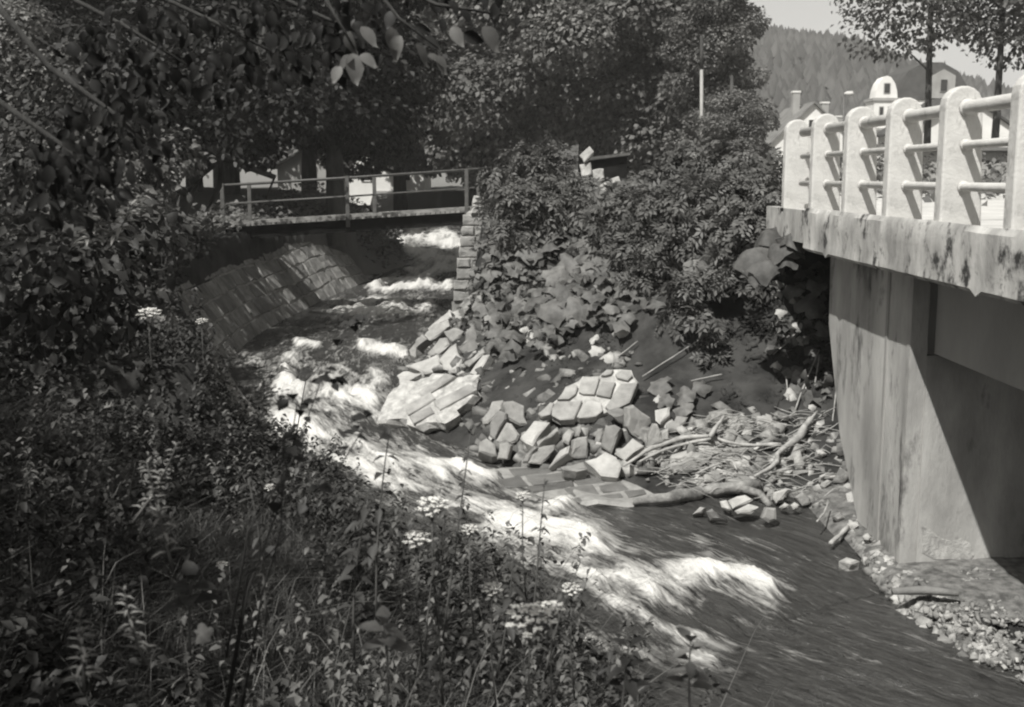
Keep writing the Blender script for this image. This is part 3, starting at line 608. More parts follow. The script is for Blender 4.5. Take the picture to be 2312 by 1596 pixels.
for w in (-.01, 1.0):
    MB().prism([fbp(-.03, w, -.04), fbp(-.03, w, .03), fbp(1.02, w, .03), fbp(1.02, w, -.04)], (0, .05, 0)).build('kerb_board', M['plank'], fb)
    for t in (0, .5, .985) if w < .5 else (.06, .58, 1.02):
        MB().prism([fbp(t, w, -.3)+Vector((-.05,-.06,0)), fbp(t, w, -.3)+Vector((.05,-.06,0)), fbp(t, w, 1.07)+Vector((.05,-.06,0)), fbp(t, w, 1.07)+Vector((-.05,-.06,0))], (0, .06, 0)).build('railing_post', M['steel'], fb)
    for z_, r_ in ((1.02, .032), (.52, .024)):
        MB().tube([fbp(-.0, w, z_), fbp(.5, w, z_), fbp(1.12, w, z_+.03)], r_, 8).build('railing_pipe', M['steel'], fb, True)
# approach board on the left bank
MB().prism([fbp(-.36, -.05, .05), fbp(-.035, -.05, -.03), fbp(-.035, 1.0, -.03), fbp(-.36, 1.0, .05)], (0, 0, -.14)).build('approach_slab', M['plank'], fb)
MB().prism([fbp(-.08, -.1, -.42), fbp(.02, -.1, -.42), fbp(.06, -.1, -1.9), fbp(-.08, -.1, -1.9)], (0, 1.5, 0)).build('abutment', M['wall_stone'], fb)

# ------------------------------------------------------------------ road bridge
rb = empty('road_bridge', (4.5, 12, -.5)); tag(rb, 'concrete road bridge with stained edge and white pipe railing at the right', 'bridge')
X0 = 3.80
def noisy_slab():
    ys = np.arange(3.5, 15.12, .12); V = []; F = []
    prof = [(X0+.30,-.52),(X0+.02,-.41),(X0,-.45),(X0-.005,-.62),(X0+.01,-.78),(X0,-.90),(X0+.04,-.93),(X0+.40,-.93)]
    for i, y_ in enumerate(ys):
        for j_, (x_, z_) in enumerate(prof):
            k = .008 if 0 < j_ < 7 else 0
            V.append((x_+k*2.2*float(fbm(y_*1.3, j_*.8, 3, 3)), y_, z_+2.0*k*float(fbm(y_*2.5, j_*.9, 3, 8))+(-.05*(random.random() < .04) if j_ == 5 else 0)))
    n = len(prof)
    for i in range(len(ys)-1):
        for j_ in range(n-1): F.append((i*n+j_, i*n+j_+1, (i+1)*n+j_+1, (i+1)*n+j_))
    a = len(V)-n; F.append(tuple(range(a, a+n))); F.append(tuple(range(n))[::-1])
    return V, F
V_, F_ = noisy_slab(); o = mk('edge_beam', V_, F_, M['fascia'], rb, (3.9, 12, -.7), True); m_ = o.modifiers.new('solid', 'SOLIDIFY'); m_.thickness = .02; m2_ = o.modifiers.new('edges', 'EDGE_SPLIT'); m2_.split_angle = R(28)
MB().box(X0+.41, 11.5, 3.5, 15.12, -.93, -.56).build('deck_slab', M['girder'], rb)
MB().box(4.36, 5.0, 3.5, 11.75, -1.80, -.94).build('girder', M['girder'], rb)
MB().box(7.2, 7.9, 3.5, 11.75, -1.80, -.94).build('girder', M['girder'], rb)
# abutment: river-side flank in perspective, front face with bearing recess above
ab = MB(); zt, zm, zb = -.94, -3.2, -4.6
fl = [(4.14,11.9,zt),(4.14,15.0,zt),(4.14,14.95,-1.9),(4.14,14.25,zm),(4.14,12.8,zb),(4.14,11.9,zb)]
ab.prism(fl, (8, 0, 0)); bev = ab.build('abutment', M['concrete'], rb); bevel(bev, .015)
MB().box(4.125, 4.30, 11.8, 11.9, -4.5, -.96).build('pilaster', M['concrete'], rb)
MB().box(4.125, 4.142, 12.55, 12.62, -4.3, -.96).build('joint_strip', M['girder'], rb)
MB().box(4.30, 12, 11.78, 11.9, -4.5, -1.83).build('breast_wall', M['concrete'], rb)
st_ = [at(px_, py_, 11.78) for px_, py_ in ((2080,1185),(2100,1195),(2125,1215),(2150,1222),(2172,1215),(2192,1228),(2200,1252),(2180,1276),(2150,1262),(2110,1262),(2082,1248))]
MB().prism(st_, (0, -.006, 0)).build('limewash_patch', M['mortar'], rb)
# railing
def post(y0):
    P = []; x0, x1 = 3.84, 4.17; zb_ = -.50; zt_ = .80; r = (x1-x0)/2
    P += [(x0-.0, y0, zb_), (x1+.05, y0, zb_), (x1, y0, zt_-r)]
    for a in range(1, 9): th = math.pi*a/9; P.append(((x0+x1)/2+r*math.cos(th), y0, zt_-r+r*math.sin(th)))
    P.append((x0, y0, zt_-r))
    b_ = MB().prism(P, (0, .17, 0)); return bevel(b_.build('railing_post', M['white'], rb), .02, 3)
PY = [1.2+1.5*i for i in range(0, 11)]
for y_ in [16.4-1.5*i for i in range(0, 9)]: post(y_)
for z_, r_ in ((.61, .062), (.285, .038), (-.085, .040)):
    MB().tube([(4.03, 3.6, z_), (4.03, 10, z_), (4.03, 16.2, z_)], r_, 12).build('railing_pipe', M['white'], rb, True)
for y_ in [16.4-1.5*i for i in range(1, 6)]:
    for z_, r_ in ((.61, .078), (.285, .052), (-.085, .054)):
        MB().tube([(4.03, y_-.03, z_), (4.03, y_-.001, z_)], r_, 12).build('pipe_collar', M['white'], rb, True)
# far side railing
for y_ in [16.4-1.5*i for i in range(0, 9)]:
    MB().box(11.2, 11.45, y_, y_+.15, -.55, .6).build('railing_post', M['white'], rb)
MB().tube([(11.3, 3.6, .5), (11.3, 16.2, .5)], .05, 8).build('railing_pipe', M['white'], rb, True)
MB().box(3.84, 3.99, 15.13, 17.5, -.86, -.43).build('approach_kerb', M['fascia'], rb)
# road behind
rd = MB(); rd.add([(4.3,3.5,-.552),(11.1,3.5,-.552),(11.1,15.1,-.552),(4.3,15.1,-.552)], [(0,1,2,3)])
ys = [15.1, 20, 28, 38, 52, 75]; xs = [4.0, 4.0, 4.4, 6, 10, 19]
rdV = []
for x_, y_ in zip(xs, ys): rdV += [(x_, y_, -.40 if y_ > 15.2 else -.548), (x_+7.5, y_, -.40 if y_ > 15.2 else -.548)]
rd.add(rdV, [(2*i, 2*i+1, 2*i+3, 2*i+2) for i in range(len(ys)-1)])
tag(rd.build('road', M['road']), kind='structure')

# ------------------------------------------------------------------ vegetation
def leaf_tpl(w=.35, fold=.12, droop=.15, quads=True):
    V = [(0,0,0),(-w,.38,fold),(0,.38,0),(w,.38,fold),(-w*.62,.74,fold*.6-droop*.4),(0,.74,-droop*.4),(w*.62,.74,fold*.6-droop*.4),(0,1,-droop)]
    F = [(0,1,2,2),(0,2,3,3),(1,4,5,2),(2,5,6,3),(4,7,5,5),(5,7,6,6)]
    return np.array(V), [(0,2,1),(0,3,2),(1,2,5),(1,5,4),(2,3,6),(2,6,5),(4,5,7),(5,6,7)]
LT, LF = leaf_tpl(); LF = np.array(LF)
def big_leaf():
    st = [(0,0),(.05,.13),(.16,.28),(.32,.36),(.5,.34),(.68,.24),(.84,.12),(1.0,0)]; V = []; F = []
    for t, w in st: V += [(-w, t, .22*w), (0, t, -.18*t*t), (w, t, .22*w)]
    for i in range(len(st)-1):
        for k in range(2): a = i*3+k; F.append((a, a+1, a+4, a+3))
    V = [(x, y, z-.18*y*y*(x != 0)) for x, y, z in V]
    return np.array(V), F
BT, BF = big_leaf()
SV = np.array([(0,0,0),(-.36,.5,.08),(0,1,-.1),(.36,.5,.08)]); SF = np.array([(0,3,2,1)])
def compound(nl=7, seed=0):                                     # a pinnate leaf of narrow leaflets
    V = []; F = []
    spots = [(0, .62, 0, .5)]
    for k in range((nl-1)//2):
        y_ = .12+.48*k/((nl-1)/2-1 or 1)
        for s in (-1, 1): spots.append((s*.02, y_, s*62, .42))
    for (x_, y_, ang, ln) in spots:
        a = R(ang); c, s = math.cos(a), math.sin(a); b_ = len(V)
        for (u, v, w) in [(0,0,0),(-.16,.45,.04),(0,1,-.16),(.16,.45,.04)]:
            u *= ln*1.3; v *= ln
            V.append((x_+u*c+v*s, y_-u*s+v*c, w*ln-y_*y_*.12))
        F.append((b_, b_+3, b_+2, b_+1))
    return np.array(V), np.array(F)
CV, CF = compound()
def blobs_to_leaves(blobs, per_m2, size, tpl, rng, up=.55, shell=(.78, 1.04), lump=.45, droop=0):
    P = []; NN = []
    for (c, r) in blobs:
        r = np.array(r if hasattr(r, '__len__') else (r, r, r), float); area = 4*math.pi*((r[0]*r[1])**1.6/3+(r[0]*r[2])**1.6/3+(r[1]*r[2])**1.6/3)**(1/1.6)
        n = max(8, int(area*per_m2)); d = nrm(rng.normal(size=(n, 3)))
        rad = shell[0]+(shell[1]-shell[0])*rng.random(n)
        rad *= 1+lump*(vnoise(d[:, 0]*3+c[0], d[:, 1]*3+d[:, 2]*4+c[2], 2)-.5)
        P.append(np.array(c)+d*r*rad[:, None]); NN.append(nrm(d/r))
    P = np.concatenate(P); NN = np.concatenate(NN)
    Nn = nrm(NN*(1-up)+np.array([0, 0, up])+rng.normal(size=P.shape)*.38)
    out = NN+np.array([0, 0, -.5-droop])
    X_, Y_, Z_ = frames(Nn, rng, out+rng.normal(size=P.shape)*.55)
    sc = size*(.7+.6*rng.random(len(P)))
    return scatter(tpl[0], tpl[1], P, X_, Y_, Z_, sc)
def tree_mesh(seed, h, r, base, per=26, size=.26, nb=26, m='leaf_far', tall=1.0):
    rng = np.random.default_rng(seed); bl = []
    for i in range(nb):
        t = (i+.5)/nb; zz = base+(h-base)*t; rr_ = r*math.sin(math.pi*min(.97, .16+.80*t))**.8
        a = i*2.4+rng.random()*.8; q = rr_*(.45+.5*rng.random())
        s = r*(.30+.22*rng.random())*(1.1-.45*t)
        bl.append(((q*math.cos(a), q*math.sin(a), zz), (s*1.15, s*1.15, s*.75)))
    bl.append(((0, 0, base+(h-base)*.45), (r*.55, r*.55, (h-base)*.36)))
    return blobs_to_leaves(bl, per, size, (SV, SF), rng), bl
def trunk(h, r, bl, seed):
    rng = random.Random(seed); b_ = MB(); pts = [(0, 0, -.4), (.05, .02, h*.2), (rng.uniform(-.2, .2), rng.uniform(-.2, .2), h*.5), (rng.uniform(-.3, .3), 0, h*.9)]
    b_.tube(pts, [r*1.15, r*.9, r*.65, r*.15], 9)
    for c, s in bl[::4]:
        p0 = Vector((0, 0, max(h*.15, c[2]*.72))); b_.tube([p0, (p0+Vector(c))/2+Vector((0, 0, -.1)), Vector(c)], [r*.35, r*.22, r*.06], 5)
    return b_
TREES = {}
def tree_kind(key, **k):
    (V, F), bl = tree_mesh(**k); me = mk('crown', V, F, M[k.get('m', 'leaf_far')]).data; bpy.data.objects.remove(bpy.data.objects[-1] if False else [o for o in COL.objects if o.data == me][0])
    tb = trunk(k['h'], .12 if key == 'airy' else .22+.012*k['h'], bl, k['seed']); tm = bpy.data.meshes.new('trunk'); tm.from_pydata(tb.v, [], tb.f); tm.materials.append(M['bark'])
    tm.polygons.foreach_set('use_smooth', np.ones(len(tm.polygons), bool)); TREES[key] = (me, tm)
def place_tree(key, x, y, label, sc=1.0, rot=None, name='leafy_tree', group=None, z=None):
    t = empty(name, (x, y, float(land(x, y, False)) if z is None else z)); tag(t, label, 'tree', group)
    t.rotation_euler = (0, 0, random.uniform(0, 6.28) if rot is None else rot); t.scale = (sc, sc, sc) if not hasattr(sc, '__len__') else sc
    for nm, me in zip(('crown', 'trunk'), TREES[key]):
        o = bpy.data.objects.new(nm, me); COL.objects.link(o); o.parent = t
    return t
tree_kind('a', seed=1, h=15, r=4.8, base=4.0, per=44, size=.27, nb=24)
tree_kind('b', seed=2, h=12, r=4.4, base=3.4, per=44, size=.27, nb=22)
tree_kind('c', seed=3, h=9, r=3.7, base=1.2, per=46, size=.25, nb=20)
tree_kind('dark', seed=4, h=14, r=5.0, base=4.2, per=56, size=.2, nb=32, m='leaf_dark')
tree_kind('slim', seed=5, h=16, r=2.9, base=2.6, per=60, size=.2, nb=30)
tree_kind('airy', seed=6, h=11.5, r=3.4, base=4.9, per=17, size=.17, nb=18, m='leaf')
G1 = 'trees of the wood behind the footbridge'
L1 = 'broad leafy tree in the dense wood beyond the footbridge'
for (x, y, k, s) in [(-24,52,'b',1),(-20,60,'a',1),(-15,55,'b',1.05),(-11,63,'a',1),(-6.5,68,'a',1.05),(-2,63,'b',1.2),(1.5,66,'a',1),(4,58,'b',1.05),(7.5,64,'a',1),(7.0,57,'c',1.2),(9.6,66,'slim',1.1),(-28,66,'a',1.1),
                     (2,80,'a',1.3),(-8,84,'a',1.3),(9.5,84,'a',1.15),(-20,80,'a',1.3),(-3,92,'a',1.4),(6,96,'a',1.4)]:
    place_tree(k, x, y, L1, s, group=G1)
G2 = 'dark trees of the left bank'; L2 = 'dark shady tree crowding the left bank upstream of the footbridge'
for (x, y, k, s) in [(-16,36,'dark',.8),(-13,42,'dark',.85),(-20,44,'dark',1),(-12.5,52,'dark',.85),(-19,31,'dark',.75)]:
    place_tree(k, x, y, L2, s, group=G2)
place_tree('c', -12.5, 30, 'leaning bushy tree on the left bank beside the footbridge', .62)
place_tree('slim', 8.9, 52, 'slender tree at the right edge of the wood by the dark pole', .7)
place_tree('c', 13.4, 68, 'low round tree just left of the gabled house', .42)
place_tree('c', 8.9, 47, 'small bushy tree behind the big elder bush', .42)
place_tree('airy', 15.3, 43, 'thin tree with a dark trunk left of the two behind the white railing', (1.15, 1.15, 1.15), name='thin_tree')
place_tree('airy', 17.3, 42, 'thin tree with a dark trunk right of the two behind the white railing', (1.2, 1.2, 1.15), name='thin_tree')
place_tree('airy', 21, 47, 'thin leafy tree farthest right behind the road bridge', 1.2, name='thin_tree')
place_tree('c', 26, 44, 'bushy tree at the far right behind the road', .9)
# big dark trunk beyond the footbridge
(Vb, Fb), blb = tree_mesh(11, 13, 4.6, 3.3, per=46, size=.22, nb=34)
bt = empty('linden_tree', (-5.7, 37.5, -1.2)); tag(bt, 'big tree with a thick black trunk standing behind the middle of the footbridge', 'tree')
Vb[:, 0] -= 1.6; Vb[:, 1] += .5
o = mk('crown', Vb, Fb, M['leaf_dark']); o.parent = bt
b_ = MB(); b_.tube([(0,0,-1),(0,0,1.5),(.05,0,3.5),(0,0,8)], [.34,.28,.25,.15], 12)
for c, s in blb[::3]:
    p0 = Vector((0, 0, max(2.4, c[2]*.6))); b_.tube([p0, (p0+Vector(c))/2, Vector(c)], [.12, .08, .03], 5)
o = b_.build('trunk', M['bark'], None, True, (0, 0, 0)); o.parent = bt
# leaning tree, left
lt = empty('leaning_tree', tuple(at(395, 500, 27))); tag(lt, 'leaning tree with a dark slanting trunk left of the footbridge', 'tree')
Lb = lt.location; pts = [at(*p)-Lb for p in [(385,530,27),(425,440,27),(480,365,27.3),(540,300,27.5),(560,200,27.8),(600,60,28)]]
b_ = MB(); b_.tube(pts, [.2, .17, .15, .13, .1, .06], 9)
for q in [[(455,390,27),(470,330,27),(430,260,26.8)], [(500,345,27.3),(495,420,27.5),(470,470,27.6)], [(540,300,27.5),(600,230,27.5),(680,200,27)], [(425,440,27),(330,380,26),(260,330,25.5)], [(490,350,27.3),(620,400,28),(600,450,28)]]:
    b_.tube([at(*p)-Lb for p in q], [.1, .07, .03], 6)
o = b_.build('trunk', M['bark'], None, True, (0, 0, 0)); o.parent = lt
rng = np.random.default_rng(21)
def crown_px(items): return [(tuple(at(px_, py_, d_)), tuple(x*r_ for x in (1.1, 1, .8))) for px_, py_, d_, r_ in items]
bl = crown_px([(300,300,26,1.2),(400,230,27,1.2),(520,200,27,1.3),(620,140,28,1.3),(470,300,26,.8),(250,400,25,1.0),(650,260,27.5,.8),(360,120,27,1.6),(220,180,25,1.6),(180,320,24,1.3),(100,420,23,1.4),(560,340,28,.6)])
V, F = blobs_to_leaves([((c[0]-Lb.x, c[1]-Lb.y, c[2]-Lb.z), r) for c, r in bl], 42, .16, (SV, SF), rng)
o = mk('crown', V, F, M['leaf_dark']); o.parent = lt

def bush(name, label, blobs, per, size, m, tpl=(CV, CF), seed=3, droop=.2, stems=True, base=None, cat='bush', up=.45, shell=(.6, 1.05)):
    rng = np.random.default_rng(seed); c0 = Vector(base) if base is not None else Vector(np.mean([b_[0] for b_ in blobs], 0))
    r0 = empty(name, c0); tag(r0, label, cat)
    V, F = blobs_to_leaves(blobs, per, size, tpl, rng, up=up, droop=droop, shell=shell)
    mk('crown', V, F, M[m], r0, c0)
    if stems:
        b_ = MB(); rn = random.Random(seed)
        for c, r in blobs:
            c = Vector(c); q = c0+Vector((rn.uniform(-.3, .3), rn.uniform(-.2, .2), 0)); b_.tube([q, (q+c)/2+Vector((0, 0, .12)), c], [.035, .025, .01], 5)
        b_.build('branches', M['bark'], r0, True)
    return r0
rb1 = crown_px([(1140,400,24,.42),(1190,370,24,.5),(1240,360,24,.42),(1275,420,23.5,.36),(1180,450,23,.5),(1250,455,23,.5),(1130,470,24,.38),(1150,520,22.5,.3)])
bush('elder_bush', 'left elder bush with fine pinnate leaves at the right end of the footbridge', rb1, 62, .30, 'leaf_bush', base=tuple(at(1200, 520, 23.3)), seed=31)
rb2 = crown_px([(1490,420,20.5,.42),(1530,385,20.5,.42),(1580,370,20.5,.5),(1650,370,20,.5),(1720,390,19.5,.4),(1765,400,19,.25),(1420,480,20,.5),(1510,470,19.5,.6),(1600,450,19,.6),(1690,440,18.5,.5),(1760,450,18,.32),(1440,560,19.5,.42),(1390,520,20.5,.33),
                (1530,560,18.8,.5),(1620,540,18.3,.45),(1560,640,18,.35),(1470,620,19,.35),(1590,720,17.6,.24),(1600,790,17.5,.18),(1700,500,18,.4),(1660,600,17.8,.18),(1700,640,17.5,.16),(1520,720,18,.22)])
bush('elder_bush', 'large elder bush hanging over the eroded bank in the centre right', rb2, 62, .27, 'leaf_bush', base=tuple(at(1530, 640, 19.6)), seed=32)
# ground cover on the right plateau and other banks
def scrub(name, label, boxes, size, m, seed, tpl=(LT, LF), up=.5, kind='stuff', cat='undergrowth', hgt=.35):
    rng = np.random.default_rng(seed); P = []
    for (x0, x1, y0, y1, n) in boxes:
        x = rng.uniform(x0, x1, n*3); y = rng.uniform(y0, y1, n*3)
        dn, sn, _ = dist_poly(x, y, NEAR); df, sf, _ = dist_poly(x, y, FAR)
        okk = ((sn < 0) & (dn > .5)) | ((sf > 0) & (df > .3))
        okk &= ~((x > 3.7) & (y < 15.4)); okk &= ~((sf > 0) & (df < 4.3) & (y < 26))
        okk &= ~((y > 19) & (y < 41) & (sn < 0) & (dn < 1.3)); okk &= vnoise(x*1.3, y*1.3, seed) > .33
        x, y = x[okk][:n], y[okk][:n]; P.append(np.stack([x, y, land(x, y)+rng.random(len(x))**1.5*hgt*(.5+1.2*vnoise(x*.8, y*.8, seed+1))], -1))
    P = np.concatenate(P); Nn = nrm(rng.normal(size=P.shape)*.5+np.array([0, -.2, 1])); X_, Y_, Z_ = frames(Nn, rng)
    V, F = scatter(tpl[0], tpl[1], P, X_, Y_, Z_, size*(.5+rng.random(len(P))))
    return tag(mk(name, V, F, M[m]), label, cat, kind=kind)
scrub('undergrowth', 'low leafy ground cover over the banks and meadow', [(-12,-5.5,14,32,7000),(-9,-3,32,60,5000),(-1.5,4,20,34,5000),(-3,12,34,60,7000),(3,12,15.5,30,1500)], .16, 'leaf', 41, (SV, SF), hgt=.5)
def lit_slope(): pass

# grass blades on near bank
def blades(name, label, n, zone, hl, m, seed, bend=.35, w=.012):
    rng = np.random.default_rng(seed); x0, x1, y0, y1 = zone
    x = rng.uniform(x0, x1, n*2); y = y0+(y1-y0)*rng.random(n*2)
    dn, sn, _ = dist_poly(x, y, NEAR); k = (sn < 0) & (dn > .12) & (np.hypot(x, y) > 1.9) & (vnoise(x*1.7, y*1.7, seed) > .25); x, y = x[k][:n], y[k][:n]; n = len(x)
    P = np.stack([x, y, land(x, y)-.02], -1)
    a = rng.uniform(0, 6.283, n); T = np.array([(-1,0,0),(1,0,0),(-.8,.33,.15),(.8,.33,.15),(-.5,.66,.5),(.5,.66,.5),(0,1,1)])
    D = np.stack([np.cos(a), np.sin(a), 0*a], -1)*(.2+rng.random(n)[:, None]**2*1.9)*bend+np.stack([vnoise(x*1.1, y*1.1, 91)-.3, vnoise(x*1.1, y*1.1, 92)-.5, 0*x], -1)*1.3
    h = hl*(.45+.75*rng.random(n))*(.6+.7*vnoise(x*.9, y*.9, seed+5)); ww_ = w*(.6+.8*rng.random(n))
    S_ = np.stack([-np.sin(a), np.cos(a), 0*a], -1)
    V = P[:, None]+S_[:, None]*T[None, :, 0:1]*ww_[:, None, None]+np.array([0, 0, 1.])*T[None, :, 1:2]*h[:, None, None]*(1-.4*T[None, :, 2:3])+D[:, None]*T[None, :, 2:3]*h[:, None, None]
    fc = np.array([(0,1,3),(0,3,2),(2,3,5),(2,5,4),(4,5,6)]); F = fc[None]+(np.arange(n)*7)[:, None, None]
    return tag(mk(name, V.reshape(-1, 3), F.reshape(-1, 3), M[m]), label, 'grass', kind='stuff')
blades('grass', 'tall tangled grass covering the shaded near bank', 90000, (-9, 3.5, 1.9, 14), .55, 'grass', 51, 1.0, .0045)
blades('dry_grass', 'sparse paler grass stalks standing out of the near bank', 1500, (-8, 3.5, 2.2, 13), .85, 'leaf', 52, 1.1, .005)
blades('tall_stalks', 'thin bent stalks rising from the near bank in front of the water', 900, (-5, 1.6, 4.5, 12), 1.15, 'leaf', 53, .8, .0035)
# leafy weeds among the grass, uncountable
def weeds(name, label, n, zone, seed, m='weed', hl=.6, ls=.085, avoid=1.9, per=16):
    rng = np.random.default_rng(seed); x0, x1, y0, y1 = zone
    x = rng.uniform(x0, x1, n*3); y = rng.uniform(y0, y1, n*3); dn, sn, _ = dist_poly(x, y, NEAR)
    k = (sn < 0) & (dn > .2) & (np.hypot(x, y) > avoid) & (vnoise(x*.9, y*.9, seed) > .35)
    k &= ~((y > 19) & (dn < 1.0)); x, y = x[k][:n], y[k][:n]; n = len(x); z = land(x, y)
    t = rng.random((n, per))**.7; h = hl*(.5+.8*rng.random(n)); a = rng.uniform(0, 6.283, (n, per)); lean = rng.normal(size=(n, 1, 2))*.18
    P = np.stack([x[:, None]+lean[..., 0]*t*h[:, None], y[:, None]+lean[..., 1]*t*h[:, None], z[:, None]+t*h[:, None]], -1).reshape(-1, 3)
    D = np.stack([np.cos(a), np.sin(a), -.25+0*a], -1).reshape(-1, 3); Nn = nrm(np.array([0, 0, 1.])+D*.35+rng.normal(size=D.shape)*.25)
    X_, Y_, Z_ = frames(Nn, rng, D); V, F = scatter(LT*np.array([.8, 1, 1]), LF, P, X_, Y_, Z_, ls*(.6+.8*rng.random(len(P))))
    return tag(mk(name, V, F, M[m]), label, 'weeds', kind='stuff')
weeds('weeds', 'dense leafy weeds mixed through the near bank grass', 4200, (-9, 3.2, 2.0, 19), 61)
weeds('tall_weeds', 'loose fine leaved weeds along the edge of the near bank', 300, (-5, 1.2, 5, 12.5), 64, 'leaf', 1.1, .055, 1.9, 26)
weeds('nettles', 'taller leafy herbs on the left bank beside the wall', 1300, (-16, -6.2, 12, 22), 62, 'weed', .9, .13)
weeds('bank_herbs', 'paler leafy herbs around the left bank wall top', 500, (-13, -7.6, 20, 31), 63, 'leaf', .8, .15)
# left-middle shrubs
SH = [('shaded shrub in the left corner under the boughs', [(210,560,13,.6),(300,520,13.5,.55),(250,640,12.5,.5),(180,700,12,.6),(120,600,12,.7)], 'weed', 71),
      ('mid grey shrub growing between the leaning trunk and the wall top', [(330,560,19,.6),(360,500,20.5,.5),(250,540,18,.5)], 'weed', 72),
      ('paler leafy shrub behind the leaning trunk', [(300,400,24,.9),(370,350,25,.8),(270,470,22,.7),(220,350,23,.7)], 'leaf', 73),
      ('low dark shrub under the left end of the footbridge', [(450,560,25,.3),(400,580,24,.26)], 'leaf_dark', 74)]
for lab, it, m, sd_ in SH:
    bush('leafy_shrub', lab, crown_px(it), 60, .15, m, (LT, LF), sd_, cat='shrub')

# ---- butterbur plants with large leaves
def bb_leaf(name, c, n, r, m, parent, seed, droop=.3):
    rn = random.Random(seed); n = Vector(n).normalized(); u = n.cross(Vector((.3, .2, 1))).normalized(); v = n.cross(u)
    K = 18; V = [Vector((0, 0, 0))]; F = []; ph = rn.uniform(0, 6)
    for q, rr_ in enumerate((.35, .7, 1.0)):
        for k in range(K):
            a = 2*math.pi*k/K; notch = 1-.55*math.exp(-((math.atan2(math.sin(a-ph), math.cos(a-ph)))/.3)**2)
            rad = rr_*r*notch*(1+(.12*math.sin(5*a+ph)+.08*math.sin(9*a+2*ph))*(q == 2)+rn.uniform(-.07, .07))
            zz = -droop*r*rr_**2*(1+.5*math.sin(2*a+ph))+.12*r*math.sin(5*a+ph*2)*rr_*rr_+rn.uniform(-.04, .04)*r
            V.append(u*(rad*math.cos(a))+v*(rad*math.sin(a))+n*zz)
    for k in range(K): F.append((0, 1+k, 1+(k+1) % K))
    for q in range(2):
        for k in range(K): F.append((1+q*K+k, 1+(q+1)*K+k, 1+(q+1)*K+(k+1) % K, 1+q*K+(k+1) % K))
    o = mk(name, [c+p for p in V], F, M[m], parent, tuple(c), True); return o
def bb_plant(label, leaves, m='butterbur', off=.25, base=None, seed=0, name='butterbur_plant', stalk=True, rimd=.35, nv=None):
    C = [hit(px_, py_, off) if len(t) < 2 else at(px_, py_, t[1]) for px_, py_, *t in leaves]
    c0 = Vector(base) if base is not None else sum(C, Vector())/len(C)+Vector((0, .45, -.45)); root = empty(name, c0); tag(root, label, 'plant')
    rn = random.Random(seed)
    for (px_, py_, *t), c in zip(leaves, C):
        r = t[0]*c.y/2600; n = Vector((rn.uniform(-.5, .3), rn.uniform(-.9, -.35), rn.uniform(.5, 1)))
        if nv: n = Vector(nv)+Vector((rn.uniform(-.2, .2), rn.uniform(-.15, .15), 0))
        bb_leaf('leaf', c, n, r, m, root, rn.random(), rimd)
        if stalk: MB().tube([c0, (c0+c)/2+Vector((0, 0, .1)), c-n.normalized()*.01], [.012, .01, .007], 5).build('stalk', M['stem'], root, True)
    return root
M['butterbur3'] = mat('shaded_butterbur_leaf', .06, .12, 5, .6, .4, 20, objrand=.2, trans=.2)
bb_plant('butterbur with drooping ragged leaves hanging beside the bridge end', [(1700,560,50,16.2),(1750,550,48,16.1),(1728,585,36,16.0),(1680,585,32,16.3),(1782,528,32,15.9),(1730,520,40,16.4),(1772,585,22,15.9)], 'butterbur3', base=(3.6, 16.9, -1.2), seed=1, rimd=.9, nv=(-.25, -.2, .9))
bb_plant('butterbur patch beneath the left elder bush beside the wall end', [(1130,560,26),(1165,540,24),(1200,560,34),(1240,545,28),(1170,595,30),(1215,605,34),(1110,610,26),(1145,640,30)], off=.35, seed=2)
bb_plant('butterbur with the largest round leaves in the middle of the bank', [(1250,690,42),(1312,695,38),(1210,680,30),(1280,650,32),(1340,660,26)], off=.45, seed=3)
bb_plant('butterbur patch above the large round leaves', [(1290,590,36),(1335,575,36),(1260,620,34),(1320,610,32),(1370,600,26),(1300,555,28)], off=.35, seed=4)
bb_plant('butterbur growing among the stones of the broken wall', [(1095,690,28),(1130,705,26),(1160,750,28),(1110,740,24),(1145,790,28),(1180,680,24)], off=.35, seed=5)
bb_plant('butterbur leaves along the edge of the black hollow', [(1385,690,22),(1400,650,24),(1420,710,18),(1365,640,22)], off=.4, seed=6)
bb_plant('two butterbur leaves under the front of the large elder bush', [(1620,620,42),(1570,600,28),(1650,585,30)], off=.9, seed=7)
bb_plant('butterbur leaves near the bush foot above the pale mortared stones', [(1490,865,30),(1545,890,26),(1585,870,22),(1540,920,24),(1500,905,20)], off=.18, seed=8)
bb_plant('butterbur on the earth face beside the abutment', [(1830,690,34),(1790,650,26),(1845,640,24),(1860,740,24)], off=.25, seed=9)
W_ = [('pale withered leaf hanging over the black hollow', [(1355,785,22),(1375,800,24),(1345,765,14)]), ('withered leaf fallen at the centre of the bare earth', [(1195,755,22),(1180,740,14)]), ('withered leaves above the mortared stones', [(1395,705,14),(1400,745,20)]),
      ('withered leaf dangling at the top of the earth face near the bridge', [(1758,635,14),(1757,660,14),(1795,670,18)]), ('chain of withered leaves down the earth face near the bridge', [(1765,700,14),(1790,735,22),(1800,765,14)]),
      ('small white withered leaf on the smooth earth slope', [(1750,820,14)]), ('withered leaves at the foot of the earth face', [(1790,890,18),(1815,870,10),(1835,915,10)]), ('withered leaf by the foot of the elder bush', [(1515,955,22),(1480,900,14)]), ('pale leaf stuck among the debris by the abutment', [(1910,1100,16),(1925,1180,12)])]
for i, (lab, lv) in enumerate(W_): bb_plant(lab, lv, 'withered', .12, seed=20+i, name='withered_leaf', stalk=False, rimd=.7)
